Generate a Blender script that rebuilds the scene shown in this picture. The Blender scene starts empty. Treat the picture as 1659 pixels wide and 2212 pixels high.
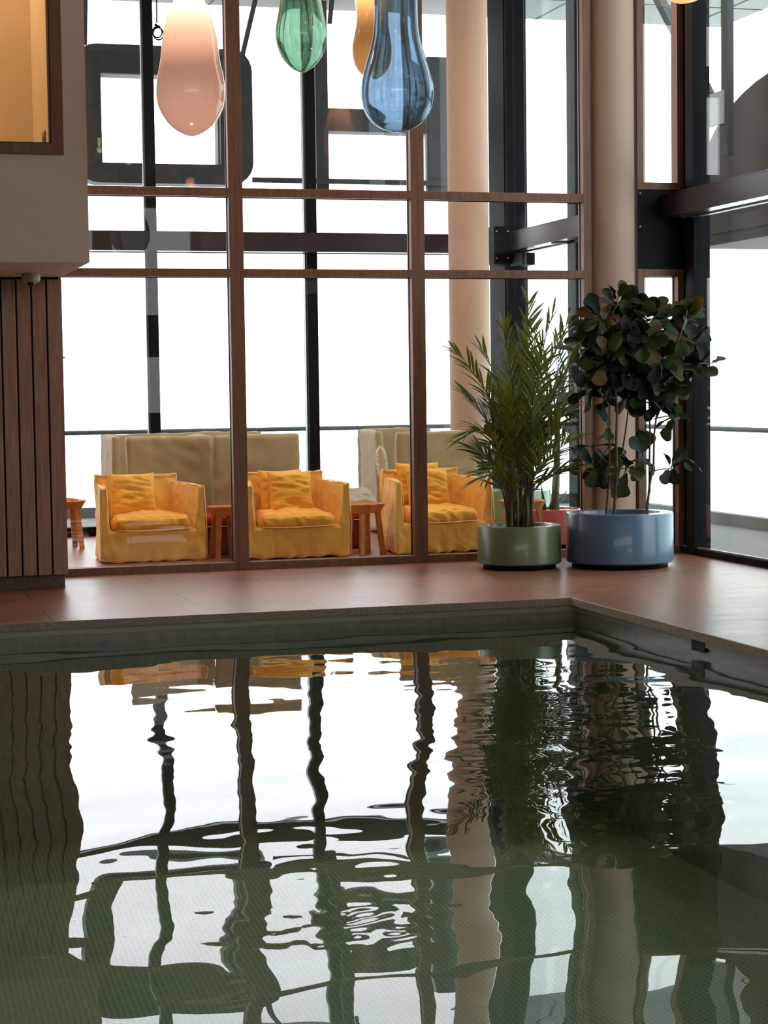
import bpy, bmesh, math, random
import numpy as np
from mathutils import Vector, Matrix, noise as mnoise

PI = math.pi
scene = bpy.context.scene
C = scene.collection

# ------------------------------------------------------------------ camera
F_PX, CX, CY, EYE = 4133.5, 829.5, 1106.0, 1.6
_p, _r, _y = [math.radians(a) for a in (3.61460833, -0.76125259, 16.21668213)]
FWD = Vector((math.sin(_y)*math.cos(_p), math.cos(_y)*math.cos(_p), -math.sin(_p)))
_rt = Vector((math.cos(_y), -math.sin(_y), 0)); _up = _rt.cross(FWD)
RGT = math.cos(_r)*_rt + math.sin(_r)*_up
UPV = -math.sin(_r)*_rt + math.cos(_r)*_up
cam_data = bpy.data.cameras.new('camera')
cam = bpy.data.objects.new('camera', cam_data); C.objects.link(cam)
cam.matrix_world = Matrix(((RGT.x, UPV.x, -FWD.x, 0), (RGT.y, UPV.y, -FWD.y, 0), (RGT.z, UPV.z, -FWD.z, EYE), (0, 0, 0, 1)))
cam_data.sensor_fit = 'VERTICAL'; cam_data.sensor_height = 36; cam_data.lens = F_PX*36/2212
cam_data.clip_start = 0.05; cam_data.clip_end = 300
scene.camera = cam

def ray(px, py): return RGT*((px-CX)/F_PX) - UPV*((py-CY)/F_PX) + FWD
def atY(px, py, Y): d = ray(px, py); return Vector((0, 0, EYE)) + d*(Y/d.y)
def atX(px, py, X): d = ray(px, py); return Vector((0, 0, EYE)) + d*(X/d.x)

# ------------------------------------------------------------------ sky, exposure, lamps
SKY = 3.7
w = bpy.data.worlds.new('overcast_sky'); scene.world = w; w.use_nodes = True
bg = w.node_tree.nodes['Background']
bg.inputs[0].default_value = (0.955, 0.98, 1.0, 1); bg.inputs[1].default_value = SKY
scene.view_settings.view_transform = 'Standard'; scene.view_settings.look = 'None'
scene.view_settings.exposure = 0.0; scene.view_settings.gamma = 1.0; scene.view_settings.use_curve_mapping = False
cy = scene.cycles
cy.max_bounces = 14; cy.diffuse_bounces = 4; cy.glossy_bounces = 5; cy.transmission_bounces = 10
cy.transparent_max_bounces = 24; cy.sample_clamp_indirect = 6; cy.use_denoising = True
cy.caustics_reflective = False; cy.caustics_refractive = False

# ------------------------------------------------------------------ materials
def srgb(r, g, b):
    f = lambda c: (c/255/12.92) if c/255 <= 0.04045 else ((c/255+0.055)/1.055)**2.4
    return (f(r), f(g), f(b), 1)

def mk(name):
    m = bpy.data.materials.new(name); m.use_nodes = True
    nt = m.node_tree; nt.nodes.clear()
    out = nt.nodes.new('ShaderNodeOutputMaterial')
    return m, nt, nt.nodes, nt.links, out

def mat(name, col, rough=0.5, var=0.0, scale=6.0, bump=0.0, bscale=None, metal=0.0, spec=0.5, coat=0.0, stretch=(1, 1, 1), col2=None, sheen=0.0, detail=4, trans=0.0):
    m, nt, N, L, out = mk(name)
    b = N.new('ShaderNodeBsdfPrincipled')
    b.inputs['Roughness'].default_value = rough; b.inputs['Metallic'].default_value = metal
    b.inputs['Specular IOR Level'].default_value = spec; b.inputs['Coat Weight'].default_value = coat
    b.inputs['Coat Roughness'].default_value = 0.04; b.inputs['Sheen Weight'].default_value = sheen
    b.inputs['Base Color'].default_value = col
    L.new(b.outputs[0], out.inputs[0])
    if trans > 0:
        t = N.new('ShaderNodeBsdfTranslucent'); t.inputs[0].default_value = col
        mx = N.new('ShaderNodeMixShader'); mx.inputs[0].default_value = trans
        L.new(b.outputs[0], mx.inputs[1]); L.new(t.outputs[0], mx.inputs[2]); L.new(mx.outputs[0], out.inputs[0])
    tc = N.new('ShaderNodeTexCoord'); mp = N.new('ShaderNodeMapping'); mp.inputs['Scale'].default_value = stretch
    L.new(tc.outputs['Object'], mp.inputs[0])
    if var > 0 or col2:
        n = N.new('ShaderNodeTexNoise'); n.inputs['Scale'].default_value = scale; n.inputs['Detail'].default_value = detail
        L.new(mp.outputs[0], n.inputs[0])
        r = N.new('ShaderNodeValToRGB'); r.color_ramp.elements[0].position = 0.3; r.color_ramp.elements[1].position = 0.7
        c2 = col2 or tuple(min(1, c*(1+var)) for c in col[:3])+(1,)
        c1 = col if col2 else tuple(c*(1-var) for c in col[:3])+(1,)
        r.color_ramp.elements[0].color = c1; r.color_ramp.elements[1].color = c2
        L.new(n.outputs[0], r.inputs[0]); L.new(r.outputs[0], b.inputs['Base Color'])
        if trans > 0: L.new(r.outputs[0], t.inputs[0])
    if bump > 0:
        n2 = N.new('ShaderNodeTexNoise'); n2.inputs['Scale'].default_value = bscale or scale*3; n2.inputs['Detail'].default_value = 5
        L.new(mp.outputs[0], n2.inputs[0])
        bp = N.new('ShaderNodeBump'); bp.inputs['Strength'].default_value = 1; bp.inputs['Distance'].default_value = bump
        L.new(n2.outputs[0], bp.inputs['Height']); L.new(bp.outputs[0], b.inputs['Normal'])
    return m

def fresnel(nt, ior):
    """same reflectance from either side of the sheet"""
    N, L = nt.nodes, nt.links
    fr = N.new('ShaderNodeFresnel'); g = N.new('ShaderNodeNewGeometry'); mr = N.new('ShaderNodeMapRange')
    mr.inputs[3].default_value = ior; mr.inputs[4].default_value = 1/ior
    L.new(g.outputs['Backfacing'], mr.inputs[0]); L.new(mr.outputs[0], fr.inputs[0])
    return fr

def pane_mat(name, tint, ior=1.5, boost=1.0):
    m, nt, N, L, out = mk(name)
    tr = N.new('ShaderNodeBsdfTransparent'); tr.inputs[0].default_value = tint+(1,)
    gl = N.new('ShaderNodeBsdfGlossy'); gl.inputs['Roughness'].default_value = 0.0; gl.inputs[0].default_value = (1, 1, 1, 1)
    fr = fresnel(nt, ior)
    mu = N.new('ShaderNodeMath'); mu.operation = 'MULTIPLY'; mu.inputs[1].default_value = boost; mu.use_clamp = True
    mx = N.new('ShaderNodeMixShader')
    L.new(fr.outputs[0], mu.inputs[0]); L.new(mu.outputs[0], mx.inputs[0]); L.new(tr.outputs[0], mx.inputs[1]); L.new(gl.outputs[0], mx.inputs[2]); L.new(mx.outputs[0], out.inputs[0])
    return m

def clear_glass(name, col, seeds=True):
    m, nt, N, L, out = mk(name)
    g = N.new('ShaderNodeBsdfGlass'); g.inputs['IOR'].default_value = 1.45; g.inputs['Roughness'].default_value = 0.0
    g.inputs[0].default_value = col
    tr = N.new('ShaderNodeBsdfTransparent'); tr.inputs[0].default_value = col
    mx = N.new('ShaderNodeMixShader'); mx.inputs[0].default_value = 0.15
    tc = N.new('ShaderNodeTexCoord'); n = N.new('ShaderNodeTexNoise'); n.inputs['Scale'].default_value = 60; n.inputs['Detail'].default_value = 2
    v = N.new('ShaderNodeBump'); v.inputs['Distance'].default_value = 0.0004
    L.new(tc.outputs['Object'], n.inputs[0]); L.new(n.outputs[0], v.inputs['Height'])
    L.new(g.outputs[0], mx.inputs[1]); L.new(tr.outputs[0], mx.inputs[2]); L.new(mx.outputs[0], out.inputs[0])
    return m

def opal_glass(name, col):
    m, nt, N, L, out = mk(name)
    t = N.new('ShaderNodeBsdfTranslucent'); t.inputs[0].default_value = col
    d = N.new('ShaderNodeBsdfDiffuse'); d.inputs[0].default_value = col
    tr = N.new('ShaderNodeBsdfTransparent'); tr.inputs[0].default_value = col
    gl = N.new('ShaderNodeBsdfGlossy'); gl.inputs['Roughness'].default_value = 0.03
    fr = fresnel(nt, 1.5)
    a = N.new('ShaderNodeMixShader'); a.inputs[0].default_value = 0.25
    b = N.new('ShaderNodeMixShader'); b.inputs[0].default_value = 0.12
    c = N.new('ShaderNodeMixShader')
    L.new(t.outputs[0], a.inputs[1]); L.new(d.outputs[0], a.inputs[2]); L.new(a.outputs[0], b.inputs[1]); L.new(tr.outputs[0], b.inputs[2])
    L.new(fr.outputs[0], c.inputs[0]); L.new(b.outputs[0], c.inputs[1]); L.new(gl.outputs[0], c.inputs[2]); L.new(c.outputs[0], out.inputs[0])
    return m

def emit_mat(name, col, s):
    m, nt, N, L, out = mk(name)
    e = N.new('ShaderNodeEmission'); e.inputs[0].default_value = col; e.inputs[1].default_value = s; L.new(e.outputs[0], out.inputs[0])
    return m

def tile_mat():
    """reddish stone tiles: rows follow the pool edges and meet in a mitre at the pool corner"""
    m, nt, N, L, out = mk('terracotta_stone_tile')
    b = N.new('ShaderNodeBsdfPrincipled'); L.new(b.outputs[0], out.inputs[0])
    geo = N.new('ShaderNodeNewGeometry'); sep = N.new('ShaderNodeSeparateXYZ'); L.new(geo.outputs['Position'], sep.inputs[0])
    def M(op, a, bb=None):
        n = N.new('ShaderNodeMath'); n.operation = op
        for i, v in enumerate((a, bb)):
            if v is None: continue
            if isinstance(v, (int, float)): n.inputs[i].default_value = v
            else: L.new(v, n.inputs[i])
        return n.outputs[0]
    dx = M('SUBTRACT', sep.outputs[0], 5.45); dy = M('SUBTRACT', sep.outputs[1], 13.62)
    row = M('MAXIMUM', dx, dy)
    side = M('GREATER_THAN', dx, dy)
    along = M('ADD', M('MULTIPLY', side, sep.outputs[1]), M('MULTIPLY', M('SUBTRACT', 1.0, side), sep.outputs[0]))
    rowc = M('SUBTRACT', row, 0.72-8*0.885)
    al = M('ADD', along, 20.0+0.27)
    cv = N.new('ShaderNodeCombineXYZ'); L.new(al, cv.inputs[0]); L.new(rowc, cv.inputs[1])
    br = N.new('ShaderNodeTexBrick'); br.offset = 0.42; br.inputs['Scale'].default_value = 1
    br.inputs['Brick Width'].default_value = 1.98; br.inputs['Row Height'].default_value = 0.885; br.inputs['Mortar Size'].default_value = 0.006
    br.inputs['Color1'].default_value = srgb(142, 92, 66); br.inputs['Color2'].default_value = srgb(150, 99, 72); br.inputs['Mortar'].default_value = srgb(66, 40, 30)
    L.new(cv.outputs[0], br.inputs[0])
    mit = M('LESS_THAN', M('ABSOLUTE', M('SUBTRACT', dx, dy)), 0.006)
    n = N.new('ShaderNodeTexNoise'); n.inputs['Scale'].default_value = 2.2; n.inputs['Detail'].default_value = 8; n.inputs['Roughness'].default_value = 0.65
    mpp = N.new('ShaderNodeMapping'); mpp.inputs['Scale'].default_value = (1, 2.4, 1); L.new(geo.outputs['Position'], mpp.inputs[0]); L.new(mpp.outputs[0], n.inputs[0])
    rmp = N.new('ShaderNodeValToRGB'); rmp.color_ramp.elements[0].position = 0.3; rmp.color_ramp.elements[0].color = (0.78, 0.78, 0.78, 1); rmp.color_ramp.elements[1].position = 0.75; rmp.color_ramp.elements[1].color = (1.2, 1.2, 1.22, 1)
    L.new(n.outputs[0], rmp.inputs[0])
    mx = N.new('ShaderNodeMix'); mx.data_type = 'RGBA'; mx.blend_type = 'MULTIPLY'; mx.inputs[0].default_value = 1
    L.new(br.outputs[0], mx.inputs[6]); L.new(rmp.outputs[0], mx.inputs[7])
    mx2 = N.new('ShaderNodeMix'); mx2.data_type = 'RGBA'; mx2.inputs[7].default_value = srgb(190, 150, 125)
    L.new(mit, mx2.inputs[0]); L.new(mx.outputs[2], mx2.inputs[6]); L.new(mx2.outputs[2], b.inputs['Base Color'])
    rr = N.new('ShaderNodeMapRange'); rr.inputs[3].default_value = 0.26; rr.inputs[4].default_value = 0.42; L.new(n.outputs[0], rr.inputs[0]); L.new(rr.outputs[0], b.inputs['Roughness'])
    b.inputs['Specular IOR Level'].default_value = 0.5
    bp = N.new('ShaderNodeBump'); bp.inputs['Distance'].default_value = 0.0015; L.new(n.outputs[0], bp.inputs['Height']); L.new(bp.outputs[0], b.inputs['Normal'])
    return m

def mosaic_mat():
    m, nt, N, L, out = mk('green_pool_mosaic')
    b = N.new('ShaderNodeBsdfPrincipled'); L.new(b.outputs[0], out.inputs[0]); b.inputs['Roughness'].default_value = 0.5
    geo = N.new('ShaderNodeNewGeometry'); mp = N.new('ShaderNodeMapping'); mp.inputs['Rotation'].default_value = (0, 0, 0.5); L.new(geo.outputs['Position'], mp.inputs[0])
    br = N.new('ShaderNodeTexBrick'); br.offset = 0.5; br.inputs['Scale'].default_value = 1
    br.inputs['Brick Width'].default_value = 0.036; br.inputs['Row Height'].default_value = 0.036; br.inputs['Mortar Size'].default_value = 0.005
    br.inputs['Color1'].default_value = srgb(158, 158, 134); br.inputs['Color2'].default_value = srgb(134, 142, 124); br.inputs['Mortar'].default_value = srgb(206, 200, 168)
    L.new(mp.outputs[0], br.inputs[0]); L.new(br.outputs[0], b.inputs['Base Color'])
    return m

def water_mat():
    m, nt, N, L, out = mk('pool_water')
    tr = N.new('ShaderNodeBsdfTransparent'); tr.inputs[0].default_value = (0.64, 0.84, 0.79, 1)
    gl = N.new('ShaderNodeBsdfGlossy'); gl.inputs['Roughness'].default_value = 0.0; gl.inputs[0].default_value = (1, 1, 1, 1)
    fr = fresnel(nt, 1.36)
    mx = N.new('ShaderNodeMixShader'); L.new(mx.outputs[0], out.inputs[0])
    L.new(fr.outputs[0], mx.inputs[0]); L.new(tr.outputs[0], mx.inputs[1]); L.new(gl.outputs[0], mx.inputs[2])
    return m

def wood_mat(name, col, dark, rough=0.5, scale=(14, 14, 0.9)):
    m, nt, N, L, out = mk(name)
    b = N.new('ShaderNodeBsdfPrincipled'); L.new(b.outputs[0], out.inputs[0]); b.inputs['Roughness'].default_value = rough
    tc = N.new('ShaderNodeTexCoord'); mp = N.new('ShaderNodeMapping'); mp.inputs['Scale'].default_value = scale; L.new(tc.outputs['Object'], mp.inputs[0])
    n = N.new('ShaderNodeTexNoise'); n.inputs['Scale'].default_value = 2.0; n.inputs['Detail'].default_value = 7; n.inputs['Distortion'].default_value = 0.7; L.new(mp.outputs[0], n.inputs[0])
    r = N.new('ShaderNodeValToRGB'); r.color_ramp.elements[0].position = 0.32; r.color_ramp.elements[1].position = 0.68
    r.color_ramp.elements[0].color = dark; r.color_ramp.elements[1].color = col; L.new(n.outputs[0], r.inputs[0]); L.new(r.outputs[0], b.inputs['Base Color'])
    bp = N.new('ShaderNodeBump'); bp.inputs['Distance'].default_value = 0.0006; L.new(n.outputs[0], bp.inputs['Height']); L.new(bp.outputs[0], b.inputs['Normal'])
    return m

MT = dict(
    tile=tile_mat(), mosaic=mosaic_mat(), water=water_mat(),
    timber=wood_mat('brown_timber', srgb(132, 88, 64), srgb(104, 67, 47), 0.5),
    slat=wood_mat('greyed_wood_cladding', srgb(184, 140, 114), srgb(148, 108, 86), 0.55, (16, 16, 1.1)),
    stone=mat('speckled_stone', srgb(150, 132, 116), 0.5, col2=srgb(190, 172, 152), scale=55, bump=0.001, bscale=60),
    plinth=mat('dark_speckled_stone', srgb(92, 70, 56), 0.5, col2=srgb(120, 96, 80), scale=40),
    ledge=mat('grey_pool_edge_tile', srgb(186, 180, 164), 0.35, var=0.08, scale=8),
    pooltile=mat('dark_green_pool_tile', srgb(158, 150, 136), 0.3, var=0.15, scale=20),
    white=mat('white_plaster', srgb(242, 222, 208), 0.85, var=0.02, scale=3, bump=0.0006, bscale=180),
    column=mat('cream_plaster', srgb(188, 160, 142), 0.8, var=0.02, scale=3, bump=0.0006, bscale=150),
    steel=mat('dark_brown_steel', srgb(48, 39, 40), 0.28, var=0.1, scale=2, metal=0.3),
    black=mat('black_steel', srgb(12, 12, 15), 0.55, var=0.1, scale=3, spec=0.15),
    terrace=mat('grey_brown_terrace_boards', srgb(100, 92, 92), 0.7, var=0.06, scale=2),
    shell=mat('dark_brown_shell_cladding', srgb(46, 36, 36), 0.7, var=0.12, scale=2),
    dim=mat('taupe_plaster', srgb(152, 138, 126), 0.9),
    anthracite=mat('anthracite_aluminium', srgb(22, 24, 28), 0.6, var=0.06, scale=2, spec=0.06),
    alu=mat('pale_aluminium', srgb(150, 154, 158), 0.4, metal=0.4),
    greysteel=mat('weathered_dark_steel', srgb(48, 56, 60), 0.7, var=0.22, scale=5, bump=0.001),
    soffit=mat('grey_concrete_soffit', srgb(128, 132, 130), 0.9, var=0.04, scale=1.5),
    pane=pane_mat('window_glass', (0.985, 0.99, 0.995), boost=0.4),
    pane_r=pane_mat('green_tinted_window_glass', (0.94, 0.985, 0.975), boost=0.5),
    rail_glass=pane_mat('railing_glass', (0.90, 0.97, 0.95)),
    yellow=mat('yellow_slipcover_linen', srgb(255, 196, 88), 0.85, var=0.08, scale=5, bump=0.012, bscale=9, sheen=0.3, stretch=(1.4, 1.4, 0.45)),
    yellow_dark=mat('yellow_cushion_linen', srgb(255, 184, 66), 0.85, var=0.10, scale=6, bump=0.014, bscale=11, sheen=0.3, stretch=(0.7, 1, 2.2)),
    piping=mat('pale_yellow_piping', srgb(246, 212, 150), 0.8),
    beige=mat('beige_sofa_linen', srgb(176, 160, 126), 0.85, var=0.06, scale=5, bump=0.008, bscale=6, sheen=0.2),
    beige_light=mat('pale_beige_cushion_linen', srgb(206, 196, 172), 0.85, var=0.08, scale=9, bump=0.01, bscale=10),
    grey_cush=mat('pale_grey_linen', srgb(200, 198, 190), 0.85, var=0.12, scale=12, bump=0.012, bscale=14),
    orange_wood=wood_mat('orange_brown_wood', srgb(216, 146, 86), srgb(192, 116, 62), 0.5, (4, 4, 4)),
    maroon=mat('maroon_upholstery', srgb(104, 22, 36), 0.8, var=0.2, scale=9, bump=0.004),
    red=mat('red_upholstery', srgb(178, 26, 38), 0.7, var=0.1, scale=9),
    pot_green=mat('green_lacquered_planter', srgb(104, 118, 86), 0.32, coat=0.25),
    pot_blue=mat('blue_lacquered_planter', srgb(86, 116, 146), 0.3, coat=0.3),
    pot_bluegreen=mat('dull_green_lacquered_planter', srgb(112, 138, 104), 0.25, coat=0.5),
    pot_pink=mat('salmon_pink_lacquered_planter', srgb(196, 96, 84), 0.25, coat=0.5),
    soil=mat('dark_potting_soil', srgb(52, 40, 30), 0.95, var=0.4, scale=60, bump=0.01, bscale=60),
    palm_leaf=mat('palm_leaf', srgb(62, 84, 26), 0.45, col2=srgb(118, 120, 36), scale=3.5, trans=0.25),
    palm_leaf2=mat('bluish_palm_leaf', srgb(56, 78, 66), 0.5, col2=srgb(84, 106, 78), scale=3, trans=0.2),
    stem=mat('green_brown_stem', srgb(88, 92, 44), 0.6, col2=srgb(70, 56, 36), scale=14, stretch=(1, 1, 0.4)),
    trunk=mat('brown_bark', srgb(112, 82, 62), 0.85, col2=srgb(84, 62, 46), scale=24, bump=0.004, bscale=40),
    fig=mat('fig_leaf_dark', srgb(26, 42, 14), 0.5, spec=0.3, col2=srgb(54, 74, 28), scale=5, trans=0.12),
    fig_y=mat('fig_leaf_olive', srgb(58, 62, 18), 0.5, spec=0.3, col2=srgb(92, 64, 26), scale=7, trans=0.15),
    fig_d=mat('fig_leaf_deep', srgb(12, 20, 9), 0.5, spec=0.25, col2=srgb(24, 36, 16), scale=5, trans=0.08),
    glass_green=clear_glass('green_blown_glass', (0.62, 0.73, 0.66, 1)),
    glass_blue=clear_glass('blue_blown_glass', (0.60, 0.68, 0.74, 1)),
    opal_pink=opal_glass('pink_opal_glass', (0.93, 0.68, 0.61, 1)),
    opal_amber=opal_glass('amber_opal_glass', (0.80, 0.54, 0.30, 1)),
    opal_peach=opal_glass('peach_opal_glass', (0.86, 0.54, 0.38, 1)),
    bulb=emit_mat('lamp_filament', (1.0, 0.72, 0.42, 1), 60),
    ivory=mat('ivory_plastic', srgb(214, 200, 182), 0.45),
    smoke=mat('smoked_black_dome', srgb(14, 14, 16), 0.08, coat=0.5),
    warmwall=mat('warm_yellow_plaster', srgb(214, 186, 142), 0.85, var=0.02, scale=3),
    switch=mat('grey_switch', srgb(120, 112, 84), 0.4),
    cream_frame=mat('pale_yellow_frame', srgb(238, 210, 150), 0.5),
)

# ------------------------------------------------------------------ mesh building
class MB:
    def __init__(s): s.v = []; s.f = []; s.mi = []; s.sm = []
    def add(s, vs, fs, mi=0, smooth=False):
        o = len(s.v); s.v += [tuple(v) for v in vs]
        for f in fs: s.f.append(tuple(o+i for i in f)); s.mi.append(mi); s.sm.append(smooth)
        return s
    def hexa(s, c, mi=0):  # c: 8 corners, bottom ring then top ring
        return s.add(c, [(3, 2, 1, 0), (4, 5, 6, 7), (0, 1, 5, 4), (1, 2, 6, 5), (2, 3, 7, 6), (3, 0, 4, 7)], mi)
    def box(s, x0, x1, y0, y1, z0, z1, mi=0):
        return s.hexa([(x0, y0, z0), (x1, y0, z0), (x1, y1, z0), (x0, y1, z0), (x0, y0, z1), (x1, y0, z1), (x1, y1, z1), (x0, y1, z1)], mi)
    def bbox(s, x0, x1, y0, y1, z0, z1, b=0.004, mi=0):  # box with chamfered vertical and horizontal edges
        vs = []
        for z, i in ((z0, b), (z0+b, 0), (z1-b, 0), (z1, b)):
            X0, X1, Y0, Y1 = x0+i, x1-i, y0+i, y1-i
            vs += [(X0+b, Y0, z), (X1-b, Y0, z), (X1, Y0+b, z), (X1, Y1-b, z), (X1-b, Y1, z), (X0+b, Y1, z), (X0, Y1-b, z), (X0, Y0+b, z)]
        fs = [tuple(range(7, -1, -1)), tuple(range(24, 32))]
        for k in range(3):
            for i in range(8): j = (i+1) % 8; fs.append((k*8+i, k*8+j, k*8+8+j, k*8+8+i))
        return s.add(vs, fs, mi)
    def bar(s, a, b, wx, wz=None, mi=0, up=(0, 0, 1)):
        a, b = Vector(a), Vector(b); d = (b-a).normalized(); u = Vector(up)
        if abs(d.dot(u)) > 0.95: u = Vector((0, 1, 0))
        sd = d.cross(u).normalized()*wx/2; uu = sd.cross(d).normalized()*(wz or wx)/2
        return s.hexa([a-sd-uu, a+sd-uu, b+sd-uu, b-sd-uu, a-sd+uu, a+sd+uu, b+sd+uu, b-sd+uu], mi)
    def tube(s, pts, rad, n=8, mi=0, caps=True):
        pts = [Vector(p) for p in pts]; k = len(pts)
        rad = rad if hasattr(rad, '__len__') else [rad]*k
        vs = []; u = None
        for i, p in enumerate(pts):
            d = (pts[min(i+1, k-1)]-pts[max(i-1, 0)]).normalized()
            if u is None: u = d.orthogonal().normalized()
            u = (u-d*u.dot(d)).normalized(); v = d.cross(u)
            for j in range(n): a = 2*PI*j/n; vs.append(p+(u*math.cos(a)+v*math.sin(a))*rad[i])
        fs = []
        for i in range(k-1):
            for j in range(n): fs.append((i*n+j, i*n+(j+1) % n, (i+1)*n+(j+1) % n, (i+1)*n+j))
        if caps: fs += [tuple(range(n-1, -1, -1)), tuple((k-1)*n+j for j in range(n))]
        return s.add(vs, fs, mi, True)
    def lathe(s, prof, c=(0, 0, 0), n=48, mi=0, closed=False):
        vs = []; k = len(prof)
        for r, z in prof:
            for j in range(n): a = 2*PI*j/n; vs.append((c[0]+r*math.cos(a), c[1]+r*math.sin(a), c[2]+z))
        fs = []
        for i in range(k if closed else k-1):
            i2 = (i+1) % k
            for j in range(n): fs.append((i*n+j, i*n+(j+1) % n, i2*n+(j+1) % n, i2*n+j))
        return s.add(vs, fs, mi, True)
    def softbox(s, c8, seg=10, r=0.03, puff=0.0, wr=0.0, wf=6, mi=0, seed=0, fold=0.0, ear=0.0):
        """rounded, puffed and wrinkled box between 8 corners"""
        c8 = [Vector(c) for c in c8]
        hx = max((c8[1]-c8[0]).length, (c8[5]-c8[4]).length)/2; hy = max((c8[3]-c8[0]).length, 1e-3)/2; hz = (c8[4]-c8[0]).length/2
        H = (hx, hy, hz); rr = min(r, min(H)*0.98)
        ctr = sum(c8, Vector())/8
        def tri(u, v, w_):
            a, b, g = (u+1)/2, (v+1)/2, (w_+1)/2
            return ((c8[0]*(1-a)+c8[1]*a)*(1-b)+(c8[3]*(1-a)+c8[2]*a)*b)*(1-g)+((c8[4]*(1-a)+c8[5]*a)*(1-b)+(c8[7]*(1-a)+c8[6]*a)*b)*g
        idx = {}; vs = []; fs = []
        segs = [max(2, min(64, int(round(seg*h*2/(2*max(H)))))) for h in H]
        def vid(i, j, k):
            key = (i, j, k)
            if key in idx: return idx[key]
            q = [-1+2*i/segs[0], -1+2*j/segs[1], -1+2*k/segs[2]]
            # concentrate samples near edges
            P = [q[a]*H[a] for a in range(3)]; inn = [max(-(H[a]-rr), min(H[a]-rr, P[a])) for a in range(3)]
            d = Vector([P[a]-inn[a] for a in range(3)])
            if d.length > 1e-9: d = d.normalized()*rr
            Q = [(inn[a]+d[a])/H[a] for a in range(3)]
            p = tri(*Q)
            nrm = Vector([d[a] for a in range(3)]); nrm = nrm.normalized() if nrm.length > 1e-9 else Vector()
            if puff: p = p+nrm*puff*(1-min(1, abs(q[0]))**3*0.9)*(1-min(1, abs(q[2]))**3*0.9) if abs(q[1]) == 1 else p+nrm*puff*(1-q[0]**2)*(1-q[1]**2)
            if wr:
                nz = mnoise.fractal(p*wf+Vector((seed*7.1, seed*3.3, seed)), 0.9, 2.1, 4)
                p = p+nrm*wr*nz
                w1 = p+Vector((mnoise.noise(p*2.2+Vector((seed, 0, 0))), mnoise.noise(p*2.1+Vector((0, seed, 5))), 0))*0.25
                rd = 0.5-abs(mnoise.noise(Vector((w1.x*wf*1.5+w1.z*wf, w1.y*wf*1.5, w1.z*wf*1.1-w1.x*wf*0.8))+Vector((seed*1.7, 3.1, 0))))*1.6
                p = p+nrm*wr*1.1*rd
            if ear and Q[2] > 0.5: p = p+Vector((0, 0, ear*max(0, (abs(Q[0])-0.7)/0.3)**2*max(0, (Q[2]-0.5)*2)))
            if fold: p = p+nrm*fold*math.sin(p.x*34+p.y*20+3*mnoise.noise(p*3))*max(0, 0.55-q[2])
            idx[key] = len(vs); vs.append(p); return idx[key]
        a, b, c = segs
        for i in range(a):
            for j in range(b):
                fs.append((vid(i, j, 0), vid(i, j+1, 0), vid(i+1, j+1, 0), vid(i+1, j, 0))); fs.append((vid(i, j, c), vid(i+1, j, c), vid(i+1, j+1, c), vid(i, j+1, c)))
        for i in range(a):
            for k in range(c):
                fs.append((vid(i, 0, k), vid(i+1, 0, k), vid(i+1, 0, k+1), vid(i, 0, k+1))); fs.append((vid(i, b, k), vid(i, b, k+1), vid(i+1, b, k+1), vid(i+1, b, k)))
        for j in range(b):
            for k in range(c):
                fs.append((vid(0, j, k), vid(0, j, k+1), vid(0, j+1, k+1), vid(0, j+1, k))); fs.append((vid(a, j, k), vid(a, j+1, k), vid(a, j+1, k+1), vid(a, j, k+1)))
        return s.add(vs, fs, mi, True)
    def build(s, name, mats, parent=None, smooth=None):
        me = bpy.data.meshes.new(name); me.from_pydata(s.v, [], s.f)
        for m in (mats if isinstance(mats, (list, tuple)) else [mats]): me.materials.append(m if not isinstance(m, str) else MT[m])
        me.polygons.foreach_set('material_index', s.mi)
        me.polygons.foreach_set('use_smooth', [bool(x) if smooth is None else smooth for x in s.sm]); me.update()
        o = bpy.data.objects.new(name, me); C.objects.link(o)
        if parent:
            o.parent = parent
            if parent.type == 'EMPTY' or parent.get('_local') is None: pass
        return o

def tag(o, label=None, cat=None, group=None, kind=None):
    if label: o['label'] = label
    if cat: o['category'] = cat
    if group: o['group'] = group
    if kind: o['kind'] = kind
    return o
def empty(name, loc=(0, 0, 0), rz=0.0):
    o = bpy.data.objects.new(name, None); C.objects.link(o); o.location = loc; o.rotation_euler = (0, 0, rz); o.empty_display_size = 0.1
    return o
def thing(name, label, cat, loc=(0, 0, 0), rz=0.0, group=None):
    return tag(empty(name, loc, rz), label, cat, group)
def copy_tree(o, parent=None):
    c = o.copy(); C.objects.link(c); c.parent = parent
    for ch in [x for x in scene.objects if x.parent == o]: copy_tree(ch, c)
    return c
def edge_split(o, ang=35):
    m = o.modifiers.new('split', 'EDGE_SPLIT'); m.split_angle = math.radians(ang)
    return o

# ------------------------------------------------------------------ shell
XR, YW, YF, ZC = 7.94, 16.95, 21.75, 6.3      # right facade, timber partition, far facade, ceiling
PX, PY, PX0, PY0 = 5.45, 13.62, -5.0, 2.2     # pool edges
WZ = -0.17                                    # water level

fl = MB()
T = 0.055
fl.box(-9, XR+0.1, PY, YF+0.2, -T, 0); fl.box(PX, XR+0.1, PY0, PY, -T, 0); fl.box(-9, XR+0.1, -7, PY0, -T, 0); fl.box(-9, PX0, PY0, PY, -T, 0)
o = fl.build('floor', ['tile']); tag(o, kind='structure')
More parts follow.
